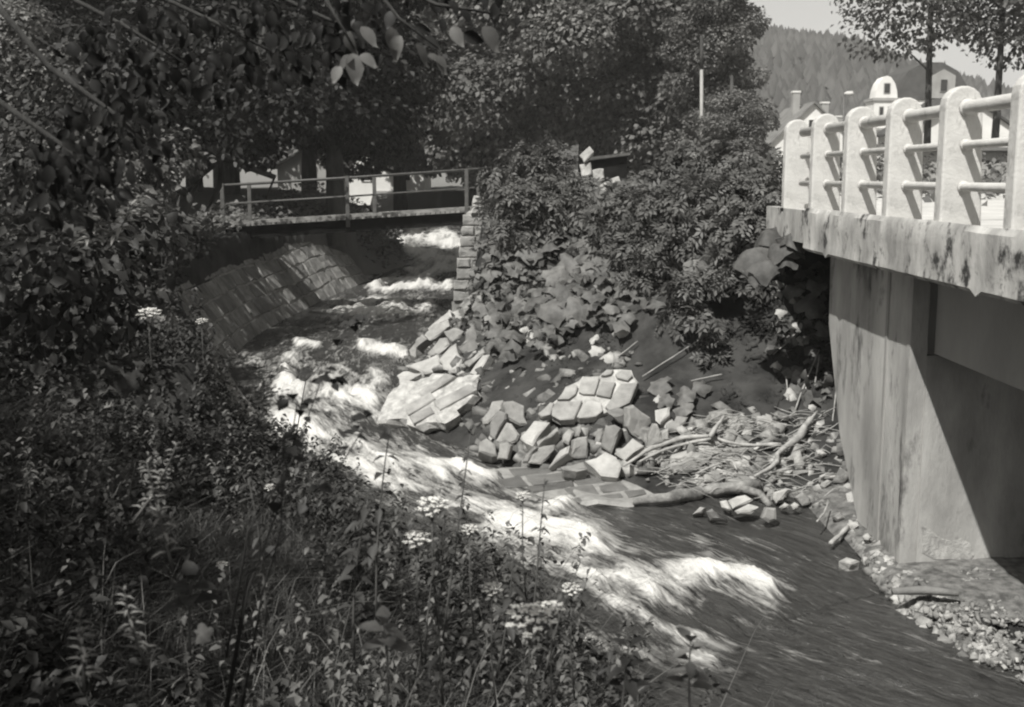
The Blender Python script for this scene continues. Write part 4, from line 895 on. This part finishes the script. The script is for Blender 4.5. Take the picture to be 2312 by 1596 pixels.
# dense small butterbur leaves covering the bank (not countable)
rng = np.random.default_rng(91); P = []
for poly, k, of in (([(1100,500),(1400,480),(1480,600),(1400,740),(1330,720),(1130,820),(1060,730),(1090,600)], 480, .25), ([(1780,600),(1870,600),(1890,900),(1780,930),(1740,800)], 90, .08), ([(1400,560),(1800,520),(1800,620),(1640,700),(1450,700)], 160, .1), ([(1100,480),(1800,420),(1800,520),(1100,560)], 200, .15)):
    xs = [p[0] for p in poly]; ys = [p[1] for p in poly]
    while k > 0:
        p = (random.uniform(min(xs), max(xs)), random.uniform(min(ys), max(ys)))
        if in_poly(p, poly): P.append(tuple(hit(*p, random.uniform(0, of*2)))); k -= 1
P = np.array(P); dv = [(0, 0, 0)]; dfc = []
for k in range(9): a = 2*math.pi*k/9; q_ = (.35, 1.1, .8, 1.15, .75, 1.25, .8, 1.05, .95)[k]; dv.append((math.cos(a)*q_*.8, math.sin(a)*q_, -.35+.3*math.sin(3*a+1)+.25*math.cos(2*a)))
dfc = np.array([(0, 1+k, 1+(k+1) % 9) for k in range(9)]); Nn = nrm(rng.normal(size=P.shape)*.45+np.array([-.15, -.5, 1])); X_, Y_, Z_ = frames(Nn, rng)
V, F = scatter(np.array(dv), dfc, P, X_, Y_, Z_, .07+.13*rng.random(len(P))**1.5)
M['bbsmall'] = mat('small_round_leaf', .07, .16, 5, .6, island=.4, trans=.25)
tag(mk('bank_foliage', V, F, M['bbsmall']), 'small round leaves carpeting the upper part of the eroded bank', 'undergrowth', kind='stuff')

# ---- hanging boughs overhead (large leaves close to the camera)
def bough(label, path, leaves, seed, m='bough', name='hanging_bough', rad=.012):
    rn = random.Random(seed); P = [at(*p) for p in path]; root = empty(name, P[0]); tag(root, label, 'branch')
    MB().tube(P, [rad*(1-.7*i/(len(P)-1)) for i in range(len(P))], 6).build('twig', M['bark'], root, True)
    for (px_, py_, d_, ln, ang, tilt) in leaves:
        c = at(px_, py_, d_); L_ = ln*d_/2600; a = R(ang)
        y_ = Vector((math.cos(a), rn.uniform(-.25, .25), math.sin(a))).normalized(); n = Vector((rn.uniform(-.3, .3), -math.cos(R(tilt)), math.sin(R(tilt)))); n = (n-y_*n.dot(y_)).normalized(); x_ = y_.cross(n)
        T = BT*np.array([rn.uniform(.62, .85), 1, rn.uniform(.8, 2.8)]); V = [c+x_*(p[0]*L_)+y_*(p[1]*L_)+n*(p[2]*L_) for p in T]
        mk('leaf', V, [tuple(f) for f in BF], M[m], root, tuple(c), True)
    return root
M['boughshade'] = mat('shaded_bough_leaf', .012, .026, 3, .5, objrand=.4, trans=.2)  # darker copy of the bough leaf, shade put into its colour
bough('sunlit cluster of large pale leaves hanging at the top middle', [(700,-60,5.2),(760,40,5.2),(800,110,5.2)], [(795,120,5.1,75,-80,50),(800,130,5.1,55,-150,45),(812,125,5.1,50,-30,50),(790,70,5.2,60,-85,60),(815,60,5.2,60,-50,50),(770,150,5.1,45,-120,40)], 1)
bough('twig with broad grey leaves right of the sunlit cluster', [(820,-60,5.6),(900,40,5.6),(990,110,5.6)], [(940,100,5.6,60,-60,50),(965,125,5.6,55,-25,55),(985,125,5.6,50,-60,50),(905,80,5.6,60,-110,30),(880,60,5.6,60,-80,40),(1020,60,5.6,55,-60,30),(1090,60,5.7,70,-55,20)], 2)
rn = random.Random(5)
for i, (x0, x1, y0, y1, d_) in enumerate([(150,420,30,260,6.0),(330,640,20,240,6.6),(560,860,0,190,6.2),(170,330,220,430,5.6),(820,1150,-20,90,6.4),(60,230,300,520,5.2)]):
    lab = ['dark overhanging bough in the top left corner','dark overhanging bough second from the top left corner','dark overhanging bough just left of the sunlit leaves','dark drooping bough on the left edge below the top corner','thin dark bough at the top right of the sunlit leaves','lowest dark drooping bough at the left edge'][i]
    lv = []
    for k in range(105 if i not in (4,) else 26):
        t = rn.random(); lv.append((x0+(x1-x0)*t+rn.uniform(-60, 60), y0+(y1-y0)*rn.random()*(1-.2*t)+rn.uniform(-20, 20), d_+rn.uniform(-.5, .5), rn.uniform(24, 52), rn.uniform(-150, -20), rn.uniform(-10, 80)))
    bough(lab, [(x0-280, y0-330, d_), (x0-60, y0-70, d_), ((x0+x1)/2, y0+30, d_), (x1, (y0+y1)/2, d_)], lv, 40+i, 'boughshade' if 'boughshade' in M else 'leaf_dark', rad=.02)
# shading tree whose crown hangs over the near bank (behind and left of the camera)
rng = np.random.default_rng(17); bl = []
for i in range(80):
    x = rng.uniform(-12, -1.2); y = rng.uniform(-7.5, 6.5); z = rng.uniform(3.4, 7.5)
    bl.append(((x, y, z), (rng.uniform(.9, 1.5),)*2+(rng.uniform(.5, .8),)))
for i in range(26):
    bl.append(((rng.uniform(-17, -9.5), rng.uniform(2, 12), rng.uniform(4.0, 9)), (rng.uniform(1.0, 1.7),)*2+(.8,)))
ot = empty('overhanging_tree', (-6.5, .5, -1.8)); tag(ot, 'tall tree on the near bank whose crown shades the grass', 'tree')
def lands_on_bank(c):
    k = c[2]+3.2; X_ = np.array([c[0]+.42*k]); Y_ = np.array([c[1]+.62*k]); dn, sn, _ = dist_poly(X_, Y_, NEAR)
    return sn[0] < 0 and dn[0] > 2.9
bl = [q for q in bl if lands_on_bank(q[0])]
V, F = blobs_to_leaves(bl, 34, .2, (SV, SF), rng); mk('crown', V, F, M['leaf_dark'], ot, (-6.5, .5, -1.8))
b_ = MB(); b_.tube([(-6.5,.5,-2.2),(-6.4,.5,1),(-6.2,.6,4),(-6,1,8)], [.35,.28,.22,.1], 10)
for c, s in bl[:36:3]: b_.tube([(-6.3,.6,2.6),((c[0]-6.3)/2,(c[1]+.6)/2,c[2]*.6+1.2),c], [.12,.07,.02], 5)
b_.build('trunk', M['bark'], ot, True)

# ---- individually visible herbs on the near bank
def lf(c, y_, n, L_, w=1.0):
    y_ = Vector(y_).normalized(); n = Vector(n); n = (n-y_*n.dot(y_)).normalized(); x_ = y_.cross(n)
    return [c+x_*(p[0]*L_*w)+y_*(p[1]*L_)+n*(p[2]*L_) for p in LT]
def herb(label, base, top, nleaf, ll, w, m, seed, name='leafy_herb', start=.3, cat='plant', whorl=2, down=.2, bend=.05, rad=.005):
    rn = random.Random(seed); P0 = Vector(base); P1 = Vector(top); L_ = (P1-P0).length; root = empty(name, P0); tag(root, label, cat)
    mid = (P0+P1)/2+Vector((rn.uniform(-bend, bend), 0, 0))*L_*2
    def pt(t): return P0*(1-t)**2+mid*2*t*(1-t)+P1*t*t
    MB().tube([pt(i/6) for i in range(7)], [rad*(1.2-.7*i/6) for i in range(7)], 5).build('stem', M['stem'], root, True)
    for k in range(nleaf):
        t = start+(1-start)*(k+.5)/nleaf; c = pt(t); a0 = k*1.57+rn.uniform(-.3, .3)
        V = []; F = []
        for q in range(whorl):
            a = a0+q*2*math.pi/whorl+rn.uniform(-.5, .5); y_ = Vector((math.cos(a), math.sin(a)*.7, -down+rn.uniform(-.45, .45)+(.5 if t > .93 else 0)))
            b_ = len(V); V += lf(c, y_, (0, -.2, 1), ll*(1.15-.5*t)*rn.uniform(.8, 1.15), w); F += [tuple(i+b_ for i in f) for f in LF]
        mk('leaf_pair', V, F, M[m], root, tuple(c), True)
    return root
def gbase(x, y): return Vector((x, y, float(land(x, y))))
HB = [((728,850),(560,1200),4.2,'dark arching twig with a leaf cluster highest against the white water'),((672,905),(560,1330),4.0,'dark twig with a leaf cluster left over the rapids'),((822,965),(560,1300),3.8,'dark twig ending in a cluster of round leaves over the rapids'),((640,1010),(590,1350),3.9,'small twig with dark leaves below the left rapids'),((800,720),(690,860),9.0,'slender grey shoot curving over the dark pool')]
for i, (tp, bs, d_, lab) in enumerate(HB):
    T = at(*tp, d_); B0 = at(*bs, d_); gb = hit(bs[0]-20, bs[1]+120, 0); root = empty('leafy_twig', B0); tag(root, lab, 'plant'); rn = random.Random(i)
    pts = [B0+Vector((-.1, 0, -.5)), B0, B0.lerp(T, .5)+Vector((.03, 0, -.02)), T]; MB().tube(pts, [.005, .004, .003, .002], 5).build('stem', M['leaf_dark'], root, True)
    for k in range(13):
        c = T+Vector((rn.uniform(-.04, .05), rn.uniform(-.05, .05), rn.uniform(-.05, .04))) if k < 9 else B0.lerp(T, rn.uniform(.3, .9))
        a = rn.uniform(0, 6.28); V = lf(c, (math.cos(a), math.sin(a)*.6, rn.uniform(-.8, .2)), (rn.uniform(-.3, .3), -.3, 1), rn.uniform(.035, .06) if d_ < 8 else .1, 1.3)
        mk('leaf', V, [tuple(f) for f in LF], M['leaf_dark'], root, tuple(c), True)
NT = [((880,970),(850,1300),5.0,'tall nettle like stem with drooping leaf pairs before the white foam'),((1065,960),(1000,1330),5.2,'straight spiky stalk rising before the dark cave in the rubble'),((1010,1160),(960,1400),5.0,'short leafy stalk left of the two white umbels'),((1230,1080),(1200,1330),5.4,'stalk with fine side leaves before the rapids'),((1160,1230),(1120,1420),5.0,'bushy leafy stalk at the right of the umbels'),((1310,1270),(1230,1420),5.2,'feathery stalk leaning right towards the river'),((560,1080),(600,1300),4.4,'dark stalk rising left of the leafy twigs'),((830,1130),(800,1380),4.6,'dark broad stalk beside the nettle like stem'),((990,1330),(1000,1480),4.0,'leafy stalk at the lower centre among grass')]
for i, (tp, bs, d_, lab) in enumerate(NT):
    herb(lab, at(bs[0], bs[1]+110, d_), at(*tp, d_), 8 if i != 1 else 12, .12 if i in (0, 4, 7) else .07, .55, 'weed', 80+i, down=.35, bend=.05)
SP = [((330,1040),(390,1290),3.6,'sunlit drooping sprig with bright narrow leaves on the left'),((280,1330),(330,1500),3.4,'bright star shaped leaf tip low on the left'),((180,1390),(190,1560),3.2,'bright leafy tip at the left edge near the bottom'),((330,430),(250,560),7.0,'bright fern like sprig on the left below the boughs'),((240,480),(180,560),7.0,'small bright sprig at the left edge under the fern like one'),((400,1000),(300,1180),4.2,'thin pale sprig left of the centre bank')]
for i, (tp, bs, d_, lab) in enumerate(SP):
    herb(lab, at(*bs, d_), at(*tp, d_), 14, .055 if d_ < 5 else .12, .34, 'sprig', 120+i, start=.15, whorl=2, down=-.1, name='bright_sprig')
def umbel(px_, py_, rpx, d_, label, seed, tilt=.3):
    rn = random.Random(seed); c = at(px_, py_, d_); r = rpx*d_/2600; root = empty('umbel_flower', c-Vector((0, 0, .5))); tag(root, label, 'flower', 'white umbel flowers on the near bank')
    MB().tube([c-Vector((-.02, 0, .55)), c-Vector((0, 0, .3)), c-Vector((0, 0, r*.9))], [.004, .0035, .003], 5).build('stem', M['stem'], root, True)
    for k in range(17):
        a = k*2.4; q = r*math.sqrt((k+.5)/17); h = Vector((q*math.cos(a), q*math.sin(a)*.9, .28*r*(1-(q/r)**2)+q*math.sin(a)*tilt)); b_ = MB()
        b_.tube([c-Vector((0, 0, r*.9)), c+h], .0015, 3)
        b_.build('spoke', M['stem'], root); V = []; F = []
        for j_ in range(16):
            p = c+h+Vector([rn.uniform(-1, 1)*r*.17 for _ in range(2)]+[rn.uniform(-.3, .5)*r*.15]); s = r*.075; b0 = len(V); n_ = 5
            V.append(p+Vector((0, 0, s*.3)))
            for e in range(n_): V.append(p+Vector((s*math.cos(e*1.2566), s*math.sin(e*1.2566), rn.uniform(-.3, .3)*s)))
            F += [(b0, b0+1+e, b0+1+(e+1) % n_) for e in range(n_)]
        mk('floret', V, F, M['umbel'], root, tuple(c+h))
    return root
UM = [(1110,1330,26,4.4,'umbel flower low in the grass between the pair and the widest one'),(1290,1330,24,5.2,'umbel flower leaning over the water at the lower right of the bank'),(1060,1195,20,5.6,'small umbel flower just right of the pair'),(500,1275,14,7,'tiny umbel flower in the dark weeds at the left'),(610,1100,14,8,'tiny umbel flower by the leafy twigs'),(1245,1375,30,4.2,'umbel flower just above the widest one'),(975,1143,40,5.0,'white umbel flower in the centre, higher of the two close together'),(940,1218,34,4.6,'white umbel flower in the centre, lower of the two close together'),(1195,1400,62,3.8,'widest white umbel flower at the bottom edge right of centre'),(335,708,28,9.0,'white umbel flower before the left wall'),(1180,1120,18,5.5,'small white umbel against the foam right of the pair'),(455,725,14,10,'tiny white umbel beside the left wall')]
for i, (a, b0, r0, d_, lab) in enumerate(UM): umbel(a, b0, r0, d_, lab, 200+i)
BL = [('single holed pale leaf at the lower left', [(455,1430,24,3.6)], 'butterbur2')]
M['butterbur2'] = mat('pale_big_leaf', .12, .2, 6, .6, .3, 20, trans=.2)
for i, (lab, lv, m) in enumerate(BL): bb_plant(lab, lv, m, seed=300+i, name='broad_leaf_plant', rimd=.35, stalk=False, nv=(.1, -.25, 1) if i == 2 else None)
herb('broad pale leaves low at the bottom left of centre', at(870, 1620, 3.7), at(865, 1400, 3.7), 4, .13, 1.0, 'butterbur2', 402, start=.7, down=0)
herb('dim broad leaves in the grass above the holed leaf', at(430, 1480, 3.9), at(435, 1300, 3.9), 4, .12, 1.0, 'weed', 403, start=.6, down=.1)
herb('coarse toothed leaves at the bottom edge beside the water', at(1560, 1640, 4.0), at(1560, 1440, 4.0), 6, .11, .8, 'butterbur', 400, start=.4, down=.1)
herb('second coarse leafy stem at the bottom edge left of the toothed leaves', at(1400, 1640, 4.1), at(1420, 1450, 4.1), 5, .11, .8, 'weed', 401, start=.4, down=.1)

def shelf_thing(name, label, cat, mb, m, off=None):
    return tag(mb.build(name, M[m], None, True), label, cat)
shelf_thing('sunken_plank', 'dark wet plank lying on the gravel shelf under the bridge', 'plank', MB().tube([atz(2015, 1335, -3.98), atz(2090, 1332, -3.98), atz(2165, 1340, -3.97)], [.035, .05, .03], 6), 'dark_stone')
# ------------------------------------------------------------------ driftwood, roots, twigs
def wood(name, label, path, rads, m='root', cat='branch', off=.08, n=7):
    P = [hit(x, y, off) if len(t) == 0 else at(x, y, t[0]) for x, y, *t in path]
    o = MB().gnarl(P, rads, n, .1, .3, int(path[0][0])).build(name, M[m], None, True); return tag(o, label, cat)
lg = [Z8(p) for p in ((170,822),(480,790),(800,735),(1100,690),(1290,668))]
P = [atz(lg[0][0], lg[0][1], -4.17), atz(lg[1][0], lg[1][1], -4.1), at(*lg[2], 14.85), at(*lg[3], 14.8), at(*lg[4], 14.9)]
b_ = MB(); b_.gnarl(P, [.05, .075, .085, .085, .07], 11, .12, .18); b_.tube([P[3]+Vector((.05, 0, -.02)), at(*Z8((1290,745)), 14.6), at(*Z8((1370,840)), 14.5), at(*Z8((1390,880)), 14.5)], [.06, .05, .045, .03], 7)
tag(b_.build('driftwood_log', M['wood'], None, True), 'long weathered log lying on stones with its end in the water', 'log')
wood('pale_branch', 'long pale forked branch arching over the stones', [Z8(p) for p in ((90,500),(230,410),(330,350),(560,265),(700,240),(860,240))], [.02, .03, .035, .035, .03, .03], off=.28)
wood('pale_branch', 'thinner pale branch just below the long forked one', [Z8(p) for p in ((230,465),(400,375),(560,330),(700,290),(860,262))], [.012, .018, .02, .02, .02], off=.25)
wood('pale_branch', 'short stub pointing up from the forked branch', [Z8(p) for p in ((860,245),(900,170),(975,65))], [.035, .03, .02], off=.3)
wood('pale_branch', 'pale branch running right over the gravel to the abutment', [Z8(p) for p in ((860,235),(1000,290),(1150,320),(1330,320),(1480,315))], [.02, .02, .025, .03, .03], off=.15)
wood('forked_root', 'thick pale root climbing the bank towards the abutment', [Z8(p) for p in ((1245,600),(1400,510),(1445,470),(1445,400),(1540,325),(1640,240),(1700,150),(1800,20))], [.02, .028, .032, .034, .045, .055, .045, .015], off=.22)
wood('pale_branch', 'thin pale branch right above the log', [Z8(p) for p in ((740,570),(860,510),(1020,450),(1060,470),(1090,540))], [.015, .018, .018, .012, .01], off=.2)
wood('broken_stick', 'short splintered stick near the water by the abutment', [Z8(p) for p in ((1925,1190),(2000,1110),(2070,1040))], [.03, .03, .025], off=.1)
wood('broken_stick', 'thin stick dangling from the debris over the water', [Z8(p) for p in ((1800,995),(1860,920),(1900,830))], [.01, .012, .012], off=.2)
for i, (lab, q) in enumerate([('stalk of a torn plant on the earth face, longest one',[(1795,925),(1820,860),(1850,790)]),('bare stalk left of the longest one',[(1775,850),(1780,900)]),('pair of bare stalks hanging near the abutment top',[(1850,800),(1840,870)]),('thin stalk crossing the upper earth face',[(1745,800),(1800,755)]),('upright splinter by the abutment edge',[(1890,860),(1880,950)]),('stalk lying under the elder bush',[(1450,850),(1590,760)]),('light stalk left of the bush foot',[(1395,805),(1440,770)]),('stalk right of the bush foot',[(1560,860),(1630,845)])]):
    wood('bare_stalk', lab, q, [.01]*len(q), off=.12, n=5, cat='stalk')
# tangle of roots and twigs, uncountable
b_ = MB(); rn = random.Random(77)
for k in range(260):
    x, y = rn.uniform(1450, 1890), rn.uniform(930, 1120)
    if not in_poly((x, y), DEB): continue
    c = hit(x, y, rn.uniform(.03, .2)); a = rn.uniform(-.9, .9); l = rn.uniform(.15, .6); d = Vector((math.cos(a), rn.uniform(-.4, .4), math.sin(a)*.5))*l
    b_.tube([c-d/2, c+Vector((rn.uniform(-.05, .05), 0, rn.uniform(0, .06))), c+d/2], [.004, .007, .003], 4, False)
tag(b_.build('twig_tangle', M['root'], None, False), 'tangle of washed out roots and twigs over the rubble', 'twigs', kind='stuff')

# ------------------------------------------------------------------ far things
def house(label, x, y, w, dp, hw, hr, m_w, m_r, z0=-.8, gable_x=True, rot=0, wins=(), chim=(), name='house'):
    root = empty(name, (x, y, z0)); tag(root, label, 'house'); root.rotation_euler = (0, 0, rot)
    def add(mb, nm, m, par=root):
        o = mb.build(nm, M[m], None, False, (0, 0, 0)); o.parent = par; return o
    wl = MB().box(-w/2, w/2, 0, dp, -1, hw); wl.prism([(-w/2,.002,hw),(w/2,.002,hw),(0,.002,hw+hr)], (0, dp-.004, 0)); add(wl, 'wall', m_w)
    ov = .35; s = hr/(w/2); rf_ = MB()
    for sg in (-1, 1):
        rf_.prism([(0,-ov,hr+hw+.03),(sg*(w/2+ov),-ov,hw-ov*s+.03),(sg*(w/2+ov),-ov,hw-ov*s+.21),(0,-ov,hr+hw+.21)], (0, dp+2*ov, 0))
    r_ = add(rf_, 'roof', m_r)
    for (cx_, cy_, ch) in chim:
        o = MB().box(cx_-.35, cx_+.35, cy_-.35, cy_+.35, hw, hw+hr+ch).build('chimney', M['greyplaster'], None, False, (0, 0, 0)); o.parent = r_
        o = MB().box(cx_-.42, cx_+.42, cy_-.42, cy_+.42, hw+hr+ch+.01, hw+hr+ch+.18).build('chimney_cap', M['plaster'], None, False, (0, 0, 0)); o.parent = r_
    for (wx_, wz, ww_, wh) in wins:
        f = MB(); f.box(wx_-ww_/2-.08, wx_+ww_/2+.08, -.06, -.005, wz-.08, wz); f.box(wx_-ww_/2-.08, wx_+ww_/2+.08, -.06, -.005, wz+wh, wz+wh+.08)
        f.box(wx_-ww_/2-.08, wx_-ww_/2, -.06, -.005, wz, wz+wh); f.box(wx_+ww_/2, wx_+ww_/2+.08, -.06, -.005, wz, wz+wh); fo = add(f, 'window', 'plaster')
        add(MB().box(wx_-ww_/2, wx_+ww_/2, -.03, -.01, wz, wz+wh), 'pane', 'glass', fo)
    return root
house('gabled house with a light roof and a dark attic window behind the first white post', 30.3, 118, 9.4, 12, 3.0, 4.4, 'plaster', 'roof', z0=-.1, wins=((0, 4.2, .9, 1.6), (-2.5, .8, 1.1, 1.5), (2.5, .8, 1.1, 1.5)), chim=((-1.0, 3.5, 1.3), (2.4, 5, .3)))
house('low house with a single chimney between the gabled house and the lamp', 38.5, 135, 10, 9, 3.6, 2.6, 'greyplaster', 'roof', wins=((0, 3.6, .8, 1), (-2.4, 1.2, 1, 1.4)), chim=((.2, 4, 1.6),))
house('white cottage glimpsed between the trunks behind the footbridge', -8.2, 76, 5.0, 6, 2.1, 1.7, 'plaster', 'darkroof', wins=((-1.2, .6, .7, .9), (1.2, .6, .7, .9)))
house('pale cottage glimpsed left of the big black trunk', -13.5, 78, 4.4, 5, 1.5, 1.2, 'greyplaster', 'roof', wins=((0, .5, .7, .8),))
house('pale house at the far right beyond the railing', 34, 88, 8, 8, 4.2, 2.6, 'plaster', 'darkroof', wins=((-2, 1.2, 1, 1.5), (1.5, 1.2, 1, 1.5)))
# villa with tower bay
vx, vy = 47.4, 150; vl = empty('villa', (vx, vy, .6)); tag(vl, 'white villa with a round topped dormer bay and a dark curved roof', 'house')
def vp(mb, nm, m, par=None): o = mb.build(nm, M[m], None, False, (0, 0, 0)); o.parent = par or vl; return o
vp(MB().box(-1.4, 1.6, -.6, 3, 0, 9.0), 'tower_wall', 'plaster'); vp(MB().box(-1.6, 1.8, -.8, 3.2, 9.0, 9.35), 'cornice', 'greyplaster')
vp(MB().box(-1.7, 1.9, -.9, 3.2, 5.3, 5.6), 'cornice', 'greyplaster')
dm = [(-1.3,-.7,9.36),(1.5,-.7,9.36),(1.4,-.7,10.3),(1.1,-.7,11.2),(.6,-.7,11.9),(.1,-.7,12.1),(-.4,-.7,11.9),(-.9,-.7,11.2),(-1.2,-.7,10.3)]
vp(MB().prism(dm, (0, 2.5, 0)), 'dormer', 'plaster')
f = vp(MB().box(-.32, .52, -.78, -.72, 9.9, 11.2), 'window', 'greyplaster'); vp(MB().box(-.22, .42, -.82, -.785, 10.0, 11.1), 'pane', 'glass', f)
for wx_ in (-.45, .65):
    f = vp(MB().box(wx_-.3, wx_+.3, -.66, -.61, 6.6, 8.3), 'window', 'greyplaster'); vp(MB().box(wx_-.2, wx_+.2, -.70, -.665, 6.7, 8.2), 'pane', 'glass', f)
vp(MB().box(1.7, 11, 1, 12, 0, 9.2), 'wall', 'plaster')
rp = [(1.4,.8,9.25),(11.3,.8,9.25),(10.8,.8,11),(9.6,.8,12.8),(7.5,.8,13.9),(5.2,.8,13.9),(3.2,.8,12.8),(2,.8,11)]
rf_ = vp(MB().prism(rp, (0, 11, 0)), 'roof', 'darkroof')
vp(MB().prism([(6.2,.5,9.4),(9.2,.5,9.4),(9.2,.5,12.2),(7.7,.5,13),(6.2,.5,12.2)], (0, .28, 0)), 'dormer', 'greyplaster'); f = vp(MB().box(7.2, 8.2, .38, .47, 10.2, 11.8), 'window', 'greyplaster'); vp(MB().box(7.3, 8.1, .33, .375, 10.3, 11.7), 'pane', 'glass', f)
for k in range(4):
    f = vp(MB().box(2.8+2.1*k, 3.8+2.1*k, .93, .99, 5.6, 7.6), 'window', 'greyplaster'); vp(MB().box(2.9+2.1*k, 3.7+2.1*k, .9, .925, 5.7, 7.5), 'pane', 'glass', f)
# street lamp, poles
sl = empty('street_lamp', tuple(at(1905, 430, 95))); tag(sl, 'street lamp with a bright head behind the railing', 'street lamp'); q = sl.location
o = MB().tube([q, at(1905, 218, 95)], .09, 8).build('pole', M['steel'], sl, True); o = MB().tube([at(1905, 216, 95), at(1916, 212, 95)], .05, 6).build('arm', M['steel'], sl, True)
c = at(1917, 211, 95); MB().tube([c+Vector((-.38, 0, 0)), c+Vector((-.2, 0, .0)), c+Vector((.25, 0, 0)), c+Vector((.4, 0, 0))], [.05, .17, .2, .05], 10).build('lamp_head', M['white'], sl, True)
pl = empty('utility_pole', tuple(at(1584, 440, 47))); tag(pl, 'pale utility pole standing in front of the wood', 'pole'); MB().tube([at(1584, 440, 47), at(1584, 155, 47)], [.085, .065], 10).build('shaft', M['litpole'], pl, True)
MB().tube([at(1584, 156, 47), at(1584, 80, 47)], [.08, .06], 8).build('upper_shaft', M['bark'], pl, True)  # dark top; sunlight on the lower shaft is put into its paler colour
pl = empty('utility_pole', tuple(at(1652, 430, 49))); tag(pl, 'dark utility pole right of the pale one', 'pole'); MB().tube([at(1652, 430, 49), at(1652, 170, 49)], [.10, .07], 8).build('shaft', M['bark'], pl, True)
# shed and pale rubble heap
sh = empty('tool_shed', tuple(at(1378, 420, 34))); tag(sh, 'small dark shed with a slanting roof behind the bushes', 'shed')
def A34(px_, py_): return at(px_, py_, 34)
MB().prism([A34(1336,430), A34(1416,430), A34(1416,352), A34(1336,362)], (0, 1.6, 0)).build('wall', M['darkwood'], sh)
MB().prism([A34(1328,362)+Vector((0,-.15,0)), A34(1422,350)+Vector((0,-.15,0)), A34(1422,344)+Vector((0,-.15,0)), A34(1328,355)+Vector((0,-.15,0))], (0, 2, 0)).build('roof', M['steel'], sh)
for i, (lab, poly) in enumerate([('tilted pale board standing left of the dark shed', [(1308,350),(1330,330),(1340,342),(1318,368)]),('white block left of the shed wall', [(1308,372),(1334,366),(1336,392),(1312,398)]),('white block in front of the dark shed', [(1336,384),(1362,380),(1364,404),(1342,408)]),('flat white stone lowest in front of the shed', [(1346,410),(1376,408),(1374,420),(1350,424)]),('white rounded stone right in front of the shed', [(1378,404),(1396,398),(1402,414),(1384,420)]),('pale stone poking out of the bush right of the shed', [(1545,352),(1560,340),(1572,350),(1556,364)]),('white patch of stone behind the bush near the first railing post', [(1670,348),(1692,344),(1690,360),(1672,364)]),('pale flat stone under the white blocks of the shed', [(1344,424),(1370,423),(1368,432),(1348,434)])]):
    c = at(sum(p[0] for p in poly)/4, sum(p[1] for p in poly)/4, 33 if i < 5 or i == 7 else 28)
    tag(block('pale_block', plane_pts(poly, c, Vector((-.2, -1, .3)).normalized()), (-.2, -1, .3), .25, 'pale_stone'), lab, 'stone')
# things glimpsed between the far railing posts
hut = empty('roadside_hut', (13.2, 34, -.8)); tag(hut, 'low grey hut wall with a dark opening beyond the last railing posts', 'hut')
MB().box(12.2, 14.6, 34, 36, -.8, .75).build('wall', M['greyplaster'], hut); MB().box(12.9, 13.3, 33.95, 33.99, -.7, .55).build('door', M['glass'], hut); MB().box(12.0, 14.8, 33.8, 36.2, .76, .86).build('roof', M['roof'], hut)
bush('roadside_bush', 'dark bush beyond the road between the third and fourth posts', [((9.6,31,.0),(1.3,.9,.8)),((11,32,-.1),(1.0,.8,.7))], 60, .14, 'leaf', (LT, LF), 171)
bush('roadside_bush', 'leafy bush beyond the road between the fourth and fifth posts', [((12.2,29,-.1),(1.1,.7,.6)),((13.6,29,-.2),(.9,.7,.55))], 60, .14, 'leaf', (LT, LF), 172)
bush('roadside_bush', 'bushy hedge beyond the road at the right edge', [((14.6,28,.1),(1.3,.7,.8)),((16.5,28.5,.1),(1.3,.7,.9))], 60, .14, 'leaf', (LT, LF), 173)
# meadow fence behind the footbridge
# wooded hill: conifers too many to count
rng = np.random.default_rng(101); n = 26000; x = rng.uniform(-60, 220, n); y = 190+190*rng.random(n)**.8
hh = hill(x, y); k = hh > 1.5; x, y, hh = x[k], y[k], hh[k]; n = len(x)
cv = []; cf = []
for lv, (z0, z1, r0) in enumerate(((.1, .8, .42), (.5, 1.1, .26))):
    b0 = len(cv); 
    for e in range(6): a = e*math.pi/3+lv*.5; cv.append((r0*math.cos(a), r0*math.sin(a), z0))
    cv.append((0, 0, z1)); cf += [(b0+e, b0+(e+1) % 6, b0+6) for e in range(6)]
P = np.stack([x, y, hh-1.2], -1); up_ = np.tile(np.array([0, 0, 1.]), (n, 1))+rng.normal(size=(n, 3))*.03; X_, Y_, Z_ = frames(up_, rng)
V, F = scatter(np.array(cv), np.array(cf), P, X_, Y_, Z_, 3.2+3.4*rng.random(n)); V = V+rng.normal(size=V.shape)*.3
tag(mk('hill_forest', V, F, M['conifer']), 'dense forest covering the hill behind the houses', 'forest', kind='stuff')

# ------------------------------------------------------------------ air
hz = bpy.data.materials.new('haze'); hz.use_nodes = True; ht = hz.node_tree; ht.nodes.remove(ht.nodes['Principled BSDF'])
pv = ht.nodes.new('ShaderNodeVolumePrincipled'); pv.inputs['Density'].default_value = .0007; pv.inputs['Color'].default_value = (.93, .92, .89, 1); pv.inputs['Anisotropy'].default_value = .0
ht.links.new(pv.outputs[0], ht.nodes['Material Output'].inputs['Volume'])
hb = MB().box(-420, 420, -40, 560, -6.5, 62).build('haze', hz, None, False, (0, 0, 0)); tag(hb, kind='stuff')
S.cycles.volume_step_rate = 1
